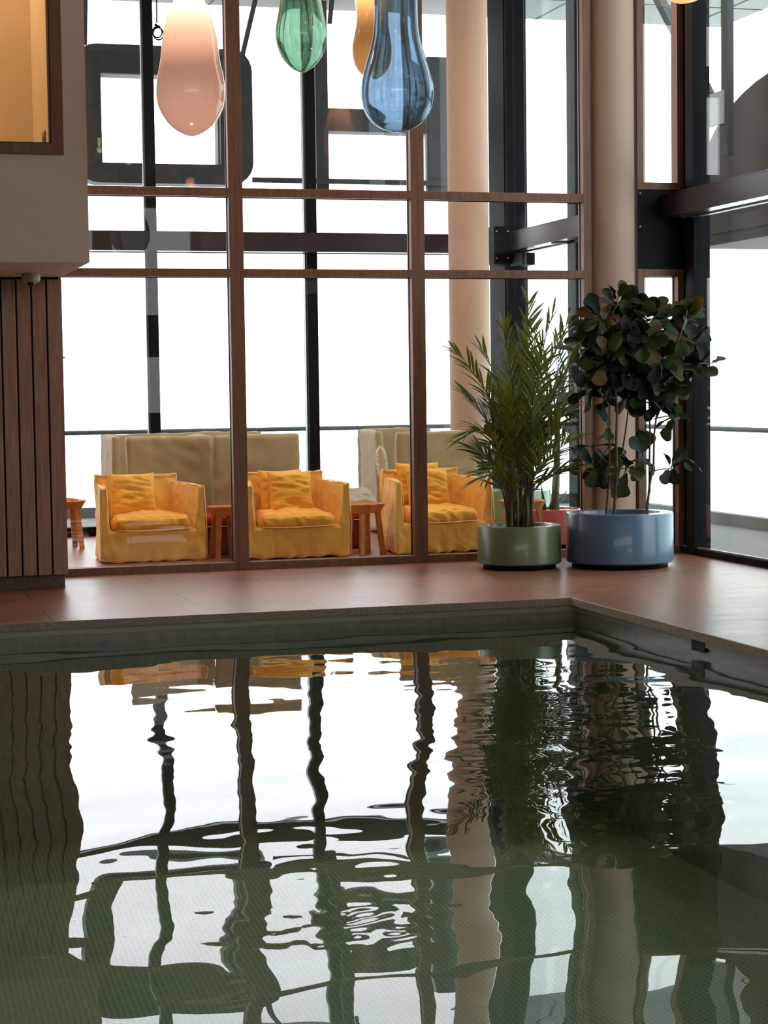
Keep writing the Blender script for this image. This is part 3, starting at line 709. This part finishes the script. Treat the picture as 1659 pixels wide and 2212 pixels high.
for k in range(8):
    a = 2*PI*k/8+0.3; m = MB(); h_ = R1.uniform(0.35, 0.75)
    p0 = Vector((0.10*math.cos(a), 0.08*math.sin(a), 0.29)); p1 = p0+Vector((0.03*math.cos(a), 0.03*math.sin(a), h_))
    m.tube([p0, (p0+p1)/2+Vector((0.01, 0, 0)), p1], [0.02, 0.016, 0.009], 8); m.build('stem', ['stem'], t)

def fig_leaf(m, p, d, upv, L, W, mi, R):
    d = d.normalized(); s_ = d.cross(upv)
    if s_.length < 0.1: s_ = d.cross(Vector((1, 0.2, 0)))
    s_.normalize(); n_ = s_.cross(d).normalized()
    prof = [(0, 0.05), (0.1, 0.32), (0.22, 0.58), (0.36, 0.58), (0.5, 0.72), (0.66, 0.98), (0.8, 1.0), (0.91, 0.78), (0.97, 0.45), (1.0, 0.1)]
    curl = R.uniform(0.05, 0.45)*L; cup = R.uniform(0.1, 0.35); vs_ = []; ph = R.uniform(0, 6)
    for t_, w_ in prof:
        c_ = p+d*(L*t_)-n_*curl*t_*t_
        hw = W*0.5*w_*(1+0.07*math.sin(9*t_+ph))
        for q in (-1, -0.5, 0, 0.5, 1):
            vs_.append(c_+s_*hw*q+n_*(cup*hw*abs(q)+0.07*hw*math.sin(14*t_+ph+q*2)))
    fs_ = []
    for i in range(len(prof)-1):
        for j in range(4): a = i*5+j; fs_.append((a, a+1, a+6, a+5))
    m.add(vs_, fs_, mi, True)

R2 = random.Random(5)
BB = (6.83, 15.9, 0.0)
t = thing('potted_fiddle_leaf_fig', 'dark broad-leaved fig tree in the large round blue planter', 'potted plant', BB)
planter(t, 0.481, 0.487, 'pot_blue')
TR = [([(1309, 1112), (1315, 1040), (1317, 960), (1316, 880), (1325, 800), (1318, 720), (1325, 670)], .011, 0.0),
      ([(1326, 1112), (1332, 1035), (1331, 960), (1333, 880), (1325, 800), (1330, 740)], .016, -.08),
      ([(1331, 1060), (1340, 1000), (1350, 940), (1358, 880), (1352, 800), (1360, 720)], .010, .05),
      ([(1397, 1110), (1403, 1050), (1403, 1000), (1404, 930), (1402, 860), (1395, 780), (1392, 700)], .013, .02),
      ([(1403, 1050), (1412, 1000), (1413, 940), (1420, 880), (1440, 800), (1468, 730), (1485, 670)], .012, -.06)]
for pts, rad, dy in TR:
    m = MB(); P = [local(x, y, BB[1]+dy, BB) for x, y in pts]; P = [P[0]-Vector((0, 0, 0.06))]+P
    Q = []
    for i in range(len(P)-1):
        for k in range(4): Q.append(P[i].lerp(P[i+1], k/4))
    Q.append(P[-1]); m.tube(Q, [rad*(1-0.55*i/len(Q)) for i in range(len(Q))], 10); m.build('trunk', ['trunk'], t)
CL = [(1330, 655, 38, 9), (1300, 690, 36, 9), (1355, 695, 42, 13), (1285, 735, 32, 8), (1252, 765, 18, 4), (1340, 745, 50, 17), (1390, 740, 42, 14), (1398, 692, 30, 8),
      (1305, 785, 42, 13), (1365, 800, 46, 16), (1420, 780, 42, 14), (1355, 850, 30, 8), (1395, 850, 36, 13), (1435, 835, 36, 11), (1468, 790, 30, 9), (1482, 690, 36, 10), (1500, 740, 20, 4),
      (1470, 725, 22, 5), (1498, 800, 20, 5), (1532, 785, 16, 2), (1275, 838, 24, 4), (1305, 860, 14, 2), (1415, 872, 22, 5), (1312, 918, 20, 3), (1278, 965, 24, 4), (1290, 1005, 28, 8),
      (1312, 1022, 16, 3), (1352, 1012, 28, 7), (1388, 982, 20, 4), (1378, 925, 18, 3), (1462, 898, 22, 4), (1450, 1010, 26, 5), (1468, 985, 18, 3)]
m = MB(); tw = MB()
for cx_, cy_, cr, n_ in CL:
    dyc = R2.uniform(-.16, .16); c0 = local(cx_, cy_, BB[1]+dyc, BB)
    for k in range(int(n_*(2.0 if cy_ < 880 else 1.25))):
        th, ph = R2.uniform(0, 2*PI), R2.uniform(-1, 1)
        off = Vector((math.cos(th)*math.sqrt(1-ph*ph), math.sin(th)*math.sqrt(1-ph*ph), ph))
        p = c0+off*cr*0.0042*R2.uniform(0.15, 0.62)
        d = (off+Vector((0, 0, R2.uniform(-0.5, 0.6)))+Vector((R2.uniform(-.4, .4), R2.uniform(-.4, .4), 0))).normalized()
        L_ = R2.uniform(0.14, 0.225); up = Vector((R2.uniform(-.9, .6), -1+R2.uniform(-.6, .9), 0.5+R2.uniform(-.8, .8)))
        mi = R2.choices((0, 1, 2), (0.42, 0.14 if cy_ < 800 else 0.07, 0.44))[0]
        fig_leaf(m, p, d, up, L_, L_*R2.uniform(0.58, 0.76), mi, R2)
        m.tube([c0, p], 0.004, 5, 2)
m.build('foliage', ['fig', 'fig_y', 'fig_d'], t); 
for (x0_, y0_, x1_, y1_) in ((1320, 860, 1278, 838), (1333, 940, 1290, 1005), (1345, 970, 1352, 1012), (1403, 1020, 1450, 1012), (1413, 905, 1462, 898), (1404, 935, 1378, 925), (1335, 790, 1255, 765), (1450, 790, 1532, 785), (1318, 935, 1278, 965), (1404, 1000, 1352, 1012), (1470, 800, 1500, 800), (1468, 730, 1500, 742)):
    a_, c_ = local(x0_, y0_, BB[1], BB), local(x1_, y1_, BB[1], BB); tw2 = MB(); tw2.tube([a_, (a_+c_)/2+Vector((0, 0, 0.01)), c_], [0.007, 0.006, 0.004], 6); tw2.build('twig', ['trunk'], t)

# lounge planters
R3 = random.Random(21)
LB = (7.12, 19.5, 0)
t = thing('potted_palm', 'bluish palm in the wide green planter inside the lounge behind the tray table', 'potted plant', LB)
planter(t, 0.42, 0.515, 'pot_bluegreen')
for k, (md, tp, dy) in enumerate([((1095, 960), (1045, 880), .1), ((1100, 980), (1050, 960), -.1), ((1105, 920), (1082, 820), .2), ((1120, 930), (1130, 830), -.2), ((1140, 950), (1175, 870), .1), ((1150, 980), (1200, 930), -.1), ((1115, 900), (1108, 760), 0), ((1090, 1000), (1055, 1010), .2), ((1130, 900), (1160, 780), .2)]):
    bx_ = Vector((R3.uniform(-0.05, 0.05), R3.uniform(-0.05, 0.05), 0.44)); m1 = local(md[0], md[1], LB[1]+dy*0.6, LB); t1 = local(tp[0], tp[1], LB[1]+dy, LB)
    frond(t, [bx_, Vector((bx_.x, bx_.y, m1.z*0.75)), m1+Vector((0, 0, 0.1)), t1], None, n=22, L=0.32, wid=0.017, rnd=R3, matn='palm_leaf2', start=0.4, stem_r=0.012)
PB = (6.98, 18.12, 0)
t = thing('potted_palm', 'slim cane palm in the salmon pink planter inside the lounge', 'potted plant', PB)
planter(t, 0.35, 0.395, 'pot_pink')
m = MB(); P = [local(x, y, PB[1], PB) for x, y in ((1199, 1115), (1200, 1060), (1203, 1000), (1204, 940), (1206, 880))]
Q = []
for i in range(4):
    for k in range(5): Q.append(P[i].lerp(P[i+1], k/5))
m.tube(Q, [0.045*(1-0.5*i/len(Q))*(1+0.06*(i % 3 == 0)) for i in range(len(Q))], 12); m.build('trunk', ['stem'], t)
for k, (md, tp, dy) in enumerate([((1190, 850), (1165, 770), .1), ((1215, 840), (1240, 740), -.1), ((1220, 880), (1255, 830), .2), ((1195, 900), (1160, 880), -.2), ((1222, 930), (1248, 960), .1), ((1208, 820), (1205, 720), 0), ((1190, 930), (1165, 960), .1), ((1220, 900), (1252, 900), -.2)]):
    m1 = local(md[0], md[1], PB[1]+dy*0.6, PB); t1 = local(tp[0], tp[1], PB[1]+dy, PB)
    frond(t, [P[3], P[4], m1, t1], None, n=20, L=0.27, wid=0.012, rnd=R3, matn='palm_leaf2', start=0.3, stem_r=0.008)
m = MB()
for k in range(9):
    a = 2*PI*k/9; d = Vector((math.cos(a)*0.55, math.sin(a)*0.55, 1)).normalized(); L_ = R3.uniform(0.25, 0.4); p = Vector((0.03*math.cos(a), 0.03*math.sin(a), 0.30)); wv = d.cross(Vector((-math.sin(a), math.cos(a), 0))).cross(d).normalized()
    vs_ = []
    for q in range(6):
        s_ = q/5; c_ = p+d*L_*s_+Vector((math.cos(a), math.sin(a), 0))*0.06*s_*s_; ww = 0.022*(1-s_**2)+0.001; vs_ += [c_-wv*ww, c_+Vector((-math.cos(a), -math.sin(a), 0))*0.006, c_+wv*ww]
    m.add(vs_, [f for q in range(5) for f in ((3*q, 3*q+1, 3*q+4, 3*q+3), (3*q+1, 3*q+2, 3*q+5, 3*q+4))], 0, True)
m.build('basal_leaves', ['palm_leaf2'], t)

# ------------------------------------------------------------------ yellow slipcovered armchairs
def make_armchair(seed):
    t = empty('armchair')
    W0, W1, D = 0.515, 0.40, 0.76        # half width front, half width back, depth; front faces -y
    m = MB()
    # skirted base
    m.softbox([(-W0, 0, 0.01), (W0, 0, 0.01), (W1, D, 0.01), (-W1, D, 0.01), (-W0+0.03, 0.02, 0.30), (W0-0.03, 0.02, 0.30), (W1, D, 0.30), (-W1, D, 0.30)], 64, 0.02, 0.0, 0.010, 4, seed=seed, fold=0.006)
    # arms, leaning outward to the front
    for s_ in (-1, 1):
        a0, a1 = s_*W0, s_*(W0-0.105); b0, b1 = s_*W1*1.02, s_*(W1-0.10)
        ta0, ta1 = s_*(W0-0.01), s_*(W0-0.065); tb0, tb1 = s_*(W1-0.0), s_*(W1-0.07)
        c = [(a0, 0, 0.05), (a1, 0.01, 0.05), (b1, D-0.06, 0.05), (b0, D-0.06, 0.05), (ta0, 0.03, 0.715), (ta1, 0.04, 0.71), (tb1, D-0.06, 0.725), (tb0, D-0.06, 0.725)]
        if s_ > 0: c = [c[1], c[0], c[3], c[2], c[5], c[4], c[7], c[6]]
        m.softbox(c, 54, 0.018, 0.004, 0.009, 4.0, seed=seed+s_*3, fold=0.0025)
    # back
    m.softbox([(-W1, D-0.17, 0.05), (W1, D-0.17, 0.05), (W1, D, 0.02), (-W1, D, 0.02), (-W1-0.005, D-0.07, 0.80), (W1+0.005, D-0.07, 0.80), (W1+0.005, D+0.02, 0.80), (-W1-0.005, D+0.02, 0.80)], 60, 0.018, 0.01, 0.010, 4.0, seed=seed+9, fold=0.003, ear=0.022)
    sc_ = m.build('slipcover', ['yellow'], t)
    m = MB()
    m.softbox([(-0.37, 0.0, 0.30), (0.37, 0.0, 0.30), (0.31, D-0.16, 0.30), (-0.31, D-0.16, 0.30), (-0.355, 0.0, 0.425), (0.355, 0.0, 0.425), (0.30, D-0.16, 0.45), (-0.30, D-0.16, 0.45)], 56, 0.05, 0.03, 0.015, 5, seed=seed+5)
    sq_ = m.build('seat_cushion', ['yellow_dark'], t)
    m = MB()
    for s_ in (-1, 1):
        o_, i_ = s_*(W0-0.012), s_*(W0-0.063)
        m.tube([(s_*W0*1.0, -0.004, 0.03), (s_*(W0+0.002), 0.0, 0.35), (o_, 0.022, 0.712), (i_, 0.03, 0.712), (s_*(W0-0.08), 0.01, 0.50), (s_*(W0-0.11), -0.004, 0.31)], 0.005, 6)
        m.tube([(o_, 0.022, 0.715), (s_*(W1+0.05), D*0.5, 0.728), (s_*(W1), D-0.06, 0.735), (s_*(W1+0.004), D-0.065, 0.80)], 0.005, 6)
        m.tube([(i_, 0.03, 0.715), (s_*(W1-0.01), D*0.5, 0.728), (s_*(W1-0.06), D-0.07, 0.73)], 0.005, 6)
    m.tube([(-W1-0.004, D-0.075, 0.805), (-0.1, D-0.08, 0.812), (0.15, D-0.078, 0.806), (W1+0.004, D-0.075, 0.81)], 0.006, 6)
    m.build('piping', ['piping'], sc_); m = MB()
    m.tube([(-0.37, -0.035, 0.315), (-0.15, -0.048, 0.305), (0.1, -0.048, 0.31), (0.37, -0.03, 0.318)], 0.005, 6)
    m.build('piping', ['piping'], sq_)
    return t
grp = 'yellow slipcovered armchairs behind the timber window'
CH = [(2.975, 18.08, 0.07, 'yellow slipcovered armchair nearest the slatted wall, beside the stools', 3),
      (4.345, 17.86, -0.01, 'middle yellow slipcovered armchair, between the two timber posts', 17),
      (5.82, 17.84, 0.06, 'yellow slipcovered armchair behind the green planter palm', 29)]
def pillow(name, c, rz, tilt, s, label, matn, group=None, th=0.13, seed=0):
    m = MB(); n_ = 34; vs_ = []; fs_ = []
    for side in (1, -1):
        for i in range(n_+1):
            for j in range(n_+1):
                u, v = -1+2*i/n_, -1+2*j/n_
                h = (max(0, (1-u**4)*(1-v**4)))**0.5*th/2
                k_ = 1-0.10*(1-abs(v)**1.5)*abs(u)**4-0.0
                x = s[0]/2*u*(1-0.07*(1-v*v)*abs(u)); z = s[1]/2*v*(1-0.07*(1-u*u)*abs(v))
                p = Vector((x, side*-h, z)); p.y += side*-(0.016*mnoise.fractal(Vector((x*6+seed, seed, z*13)), 0.9, 2, 3)+0.022*(0.5-1.6*abs(mnoise.noise(Vector((x*5+seed+z*4, seed*2, z*17+x*3))))))*(1-u**6)*(1-v**6)
                vs_.append(p)
    g = (n_+1)**2
    for i in range(n_):
        for j in range(n_):
            a = i*(n_+1)+j; fs_ += [(a, a+n_+1, a+n_+2, a+1), (g+a, g+a+1, g+a+n_+2, g+a+n_+1)]
    m.add(vs_, fs_, 0, True)
    t = thing(name, label, 'cushion', c, rz, group); o = m.build('cover', [matn], t); o.rotation_euler = (tilt, 0, 0)
    e = MB(); pts = [vs_[i*(n_+1)] for i in range(n_+1)]+[vs_[n_*(n_+1)+j] for j in range(n_+1)]+[vs_[(n_-i)*(n_+1)+n_] for i in range(n_+1)]+[vs_[n_-j] for j in range(n_+1)]
    e.tube(pts, 0.0045, 5, caps=False); e.build('piping', ['piping' if 'yellow' in matn else matn], o)
    return t
ycol = 'yellow cushions on the armchairs'
PIL = [[(-0.10, 0.45, 0.63, -0.02, 0.30, 'wrinkled yellow cushion on the armchair nearest the slatted wall')],
       [(0.02, 0.44, 0.62, 0.1, 0.26, 'front yellow cushion on the middle armchair'), (-0.05, 0.55, 0.63, 0.12, 0.2, 'rear yellow cushion tucked behind another on the middle armchair')],
       [(-0.02, 0.43, 0.62, 0.0, 0.28, 'front yellow cushion on the armchair behind the green planter'), (-0.08, 0.54, 0.67, -0.05, 0.2, 'rear yellow cushion on the armchair behind the green planter')]]
for (x, y, rz, lb, sd), pl in zip(CH, PIL):
    t = make_armchair(sd); t.location = (x, y, 0); t.rotation_euler = (0, 0, rz); tag(t, lb, 'armchair', grp)
    for (px_, py_, pz_, prz, tl, lb2) in pl:
        q = Matrix.Rotation(rz, 3, 'Z') @ Vector((px_, py_, 0))
        pillow('throw_cushion', (x+q.x, y+q.y, pz_), rz+prz, -tl, (0.45, 0.42), lb2, 'yellow_dark', ycol, seed=sd+len(lb2))

# ------------------------------------------------------------------ beige high-backed sofas
def panel(parent, name, x0, x1, y0, y1, z0, z1, sd, mi='beige'):
    m = MB(); m.softbox([(x0, y0, z0), (x1, y0, z0), (x1, y1, z0), (x0, y1, z0), (x0, y0, z1), (x1, y0, z1), (x1, y1, z1), (x0, y1, z1)], 30, 0.02, 0.004, 0.010, 3.2, seed=sd, fold=0.002)
    m.build(name, [mi], parent)
def high_sofa(loc, rz, wdt, label, left=True, right=True, depth=0.9, zt=1.16, sd=1, facing=1):
    t = thing('high_back_sofa', label, 'sofa', loc, rz, 'beige high-backed sofas in the lounge')
    h = wdt/2
    panel(t, 'backrest', -h, h, 0, 0.11*facing if facing > 0 else 0.11, 0.04, zt, sd)
    s = 1 if facing > 0 else -1
    if left: panel(t, 'side_wing', -h, -h+0.09, *( (0.11, depth) if s > 0 else (-depth, 0.0)), 0.04, zt-0.005, sd+1)
    if right: panel(t, 'side_wing', h-0.09, h, *((0.11, depth) if s > 0 else (-depth, 0.0)), 0.04, zt-0.005, sd+2)
    panel(t, 'seat', -h+0.09, h-0.09, *((0.11, depth) if s > 0 else (-depth, 0.0)), 0.04, 0.40, sd+3)
    return t
def span(pl, pr_, py, Y): return atY(pl, py, Y).x, atY(pr_, py, Y).x
for pl, pr_, py, Y, zt, lf, rt, dp, sd, fc, lb in (
    (274, 459, 942, 19.2, 1.17, False, True, 1.0, 2, 1, 'beige high-backed sofa seen from behind, directly behind the leftmost armchair'),
    (462, 647, 942, 19.0, 1.175, False, False, 1.0, 12, 1, 'beige high-backed sofa seen from behind, behind the middle armchair'),
    (219, 566, 936, 21.28, 1.16, True, False, 0.8, 22, -1, 'wide beige high-backed sofa against the far window, left of the dark mullion'),
    (858, 1030, 933, 19.35, 1.165, False, True, 0.8, 32, 1, 'beige high-backed sofa seen from behind, beside the inner column'),
    (776, 930, 927, 21.3, 1.165, True, False, 0.7, 42, -1, 'beige high-backed sofa against the far window near the inner column')):
    x0_, x1_ = span(pl, pr_, py, Y)
    high_sofa(((x0_+x1_)/2, Y, 0), 0.0, x1_-x0_, lb, left=lf, right=rt, depth=dp, sd=sd, facing=fc, zt=zt)
pillow('throw_cushion', (5.86, 20.2, 0.80), 1.3, -0.1, (0.34, 0.40), 'pinkish beige cushion standing on edge behind the right armchair', 'beige_light', seed=3, th=0.1)
pillow('throw_cushion', (5.56, 20.2, 0.42), 0.2, -0.9, (0.46, 0.30), 'crumpled pale grey cushion behind the tray table near the right armchair', 'grey_cush', seed=8, th=0.16)

# ------------------------------------------------------------------ tray tables, stools, poufs
def tray_table(loc, r, h, label, rz=0.0, legs=4, ex=1.0):
    t = thing('tray_table', label, 'side table', loc, rz, 'orange-brown wooden tray tables')
    m = MB(); k = 0.09
    m.lathe([(0.0001, h-0.03), (r-0.03, h-0.03), (r-0.005, h), (r+0.002, h-0.002), (r+0.002, h-0.012), (r-0.045, h-k), (0.0001, h-k)][::-1], n=10 if ex else 10); o = m.build('tray_top', ['orange_wood'], t); edge_split(o, 25)
    for q in range(legs):
        a = PI/4+q*2*PI/legs; p0 = Vector((math.cos(a)*(r-0.07), math.sin(a)*(r-0.07), h-k)); p1 = Vector((math.cos(a)*(r-0.02), math.sin(a)*(r-0.02), 0))
        m = MB(); m.bar(p1, p0, 0.05, 0.03); m.build('leg', ['orange_wood'], t)
    return t
tray_table((3.70, 18.30, 0), 0.17, 0.505, 'orange-brown tray table wedged between the left and middle armchairs', 0.1)
tray_table((5.07, 18.12, 0), 0.20, 0.50, 'orange-brown tray table between the middle and right armchairs', 0.35)
tray_table((2.36, 20.2, 0), 0.25, 0.50, 'orange-brown round tray table beside the slatted wall edge, the nearer of two', 0.1)
tray_table((2.44, 21.25, 0), 0.22, 0.46, 'orange-brown round tray table beside the slatted wall edge, the farther of two', 0.5)
tray_table((6.47, 17.42, 0), 0.225, 0.53, 'pale orange tray table behind the green planter palm stems', 0.3)
def pouf(loc, w_, d_, h_, label, sd):
    t = thing('pouf', label, 'pouf', loc, 0, 'red poufs in the lounge')
    m = MB(); m.softbox([(-w_/2, 0, 0.01), (w_/2, 0, 0.01), (w_/2, d_, 0.01), (-w_/2, d_, 0.01), (-w_/2, 0, h_*0.72), (w_/2, 0, h_*0.72), (w_/2, d_, h_*0.72), (-w_/2, d_, h_*0.72)], 18, 0.02, 0.004, 0.004, 5, seed=sd); m.build('body', ['maroon'], t)
    m = MB(); m.softbox([(-w_/2, 0, h_*0.73), (w_/2, 0, h_*0.73), (w_/2, d_, h_*0.73), (-w_/2, d_, h_*0.73), (-w_/2, 0, h_), (w_/2, 0, h_), (w_/2, d_, h_), (-w_/2, d_, h_)], 18, 0.03, 0.006, 0.004, 5, seed=sd+1); m.build('seat_pad', ['red'], t)
    m = MB(); m.tube([(-w_/2, -0.003, h_*0.725), (w_/2, -0.003, h_*0.725)], 0.004, 5); m.build('seam', ['piping'], t)
pouf((3.66, 18.40+0.12, 0), 0.34, 0.36, 0.40, 'maroon pouf behind the tray table left of the middle armchair', 4)
pouf((5.13, 18.75, 0), 0.36, 0.5, 0.41, 'maroon and red pouf behind the tray table right of the middle armchair', 6)
pouf((2.12, 20.62, 0), 0.26, 0.28, 0.40, 'red pouf at the slatted wall edge, under the round tables', 8)

# ------------------------------------------------------------------ blown glass pendants
def pendant(px, y0px, prof, Y, matn, label, opal, watt, extra=None, col=(1, .72, .42), dpx=0.0):
    k = (Y/ray(px, 150).y)/F_PX        # metres per pixel at that distance
    c = atY(px, prof[-1][0], Y)        # bottom tip
    P = [(r_*k, (prof[-1][0]-y_)*k) for y_, r_ in prof]      # (radius, height above the tip)
    t = thing('glass_pendant', label, 'pendant lamp', c, 0, 'blown glass pendant lamps over the pool')
    # smooth the profile
    def smooth(P, it=3):
        for _ in range(it):
            Q = [P[0]]
            for a, b_ in zip(P[:-1], P[1:]): Q += [(a[0]*0.75+b_[0]*0.25, a[1]*0.75+b_[1]*0.25), (a[0]*0.25+b_[0]*0.75, a[1]*0.25+b_[1]*0.75)]
            Q.append(P[-1]); P = Q
        return P
    S = smooth(P); S[-1] = (0.0001, 0)
    top = S[0][1]
    m = MB()
    if opal: m.lathe(S, n=56)
    else:
        th = 0.007; I = [(max(0.0001, r_-th), z_+ (th*1.6 if i > len(S)-6 else 0)) for i, (r_, z_) in enumerate(S)]
        m.lathe(S+I[::-1], n=64, closed=True)
    gb = m.build('glass_body', [matn], t)
    if not opal:
        bm = bmesh.new(); bm.from_mesh(gb.data); bmesh.ops.remove_doubles(bm, verts=bm.verts, dist=1e-5); bmesh.ops.recalc_face_normals(bm, faces=bm.faces); bm.to_mesh(gb.data); bm.free()
    m = MB(); m.lathe([(0.0001, top-0.03), (S[0][0]*0.96, top-0.03), (S[0][0]*0.96, top+0.05), (0.02, top+0.09), (0.0001, top+0.09)], n=24); cap = m.build('metal_cap', ['black'], t)
    m = MB(); m.tube([(0, 0, top+0.09), (0, 0, ZC-c.z)], 0.004, 6); m.build('cable', ['black'], t)
    m = MB(); m.lathe([(0.0001, top-0.14), (0.012, top-0.13), (0.018, top-0.09), (0.012, top-0.03), (0.0001, top-0.03)], n=16); m.build('bulb', ['bulb'], cap)
    ld = bpy.data.lights.new('pendant_light', 'POINT'); ld.energy = watt; ld.color = col; ld.shadow_soft_size = 0.03
    lo = bpy.data.objects.new('pendant_light', ld); C.objects.link(lo); lo.parent = t; lo.location = (0, 0, top-0.17)
    return t
pendant(414, 0, [(-75, 16), (-45, 19), (-15, 25), (10, 35), (45, 50), (80, 58), (115, 62), (140, 65), (165, 71), (195, 75), (225, 73), (250, 62), (272, 46), (286, 27), (293, 10), (294, 5), (294, 0)], 12.0, 'opal_pink', 'pink opal glass pendant, the largest hanging lamp at the left', True, 13, col=(1, .8, .58))
pendant(652, 0, [(-120, 16), (-90, 22), (-50, 34), (-10, 42), (25, 48), (55, 54), (80, 57), (105, 52), (128, 42), (146, 25), (155, 9), (156, 4), (156, 0)], 12.3, 'glass_green', 'clear green bubbled glass pendant between the pink and blue lamps', False, 10)
pendant(803, 0, [(-120, 18), (-80, 28), (-40, 36), (-5, 36), (25, 31), (55, 31), (85, 38), (112, 43), (138, 39), (158, 26), (169, 9), (170, 4), (170, 0)], 13.0, 'opal_amber', 'slim amber opal glass pendant partly behind the blue one', True, 10, col=(1, .8, .55))
pendant(859, 0, [(-150, 20), (-110, 36), (-60, 46), (-10, 47), (40, 47), (80, 50), (120, 60), (160, 73), (200, 81), (235, 75), (262, 59), (279, 34), (285, 12), (286, 6), (286, 0)], 11.6, 'glass_blue', 'big clear blue glass pendant in front of the amber one', False, 12)
pendant(1478, 0, [(-260, 18), (-200, 30), (-140, 44), (-90, 60), (-45, 62), (-15, 48), (0, 32), (6, 12), (7, 5), (7, 0)], 12.4, 'opal_peach', 'peach opal glass pendant, only its round bottom showing at the top right', True, 42, col=(1, .66, .42))
# thin looped cable end beside the pink pendant
c = atY(340, 55, 12.2)
t = thing('looped_cable', 'thin dark cable ending in a coiled loop, left of the pink pendant', 'cable', c)
k = 12.3/F_PX
m = MB(); m.tube([((-5)*k*0+(-0.004), 0, 5*k), (-0.002, 0, 40*k), (-0.001, 0, 70*k), (0, 0, ZC-c.z)], 0.0045, 6); m.build('cable', ['black'], t)
m = MB()
for (ox, oz, r_) in ((-0.5, -14, 10), (2, -17, 11)):
    m.tube([((ox+r_*math.cos(a))*k, 0.003*ox, (oz+r_*1.15*math.sin(a))*k) for a in [2*PI*q/24 for q in range(25)]], 0.0045, 6, caps=False)
m.tube([(-6*k, 0, 2*k), (6*k, 0, -4*k)], 0.008, 6); m.build('coil', ['black'], t)

scene.frame_set(1)
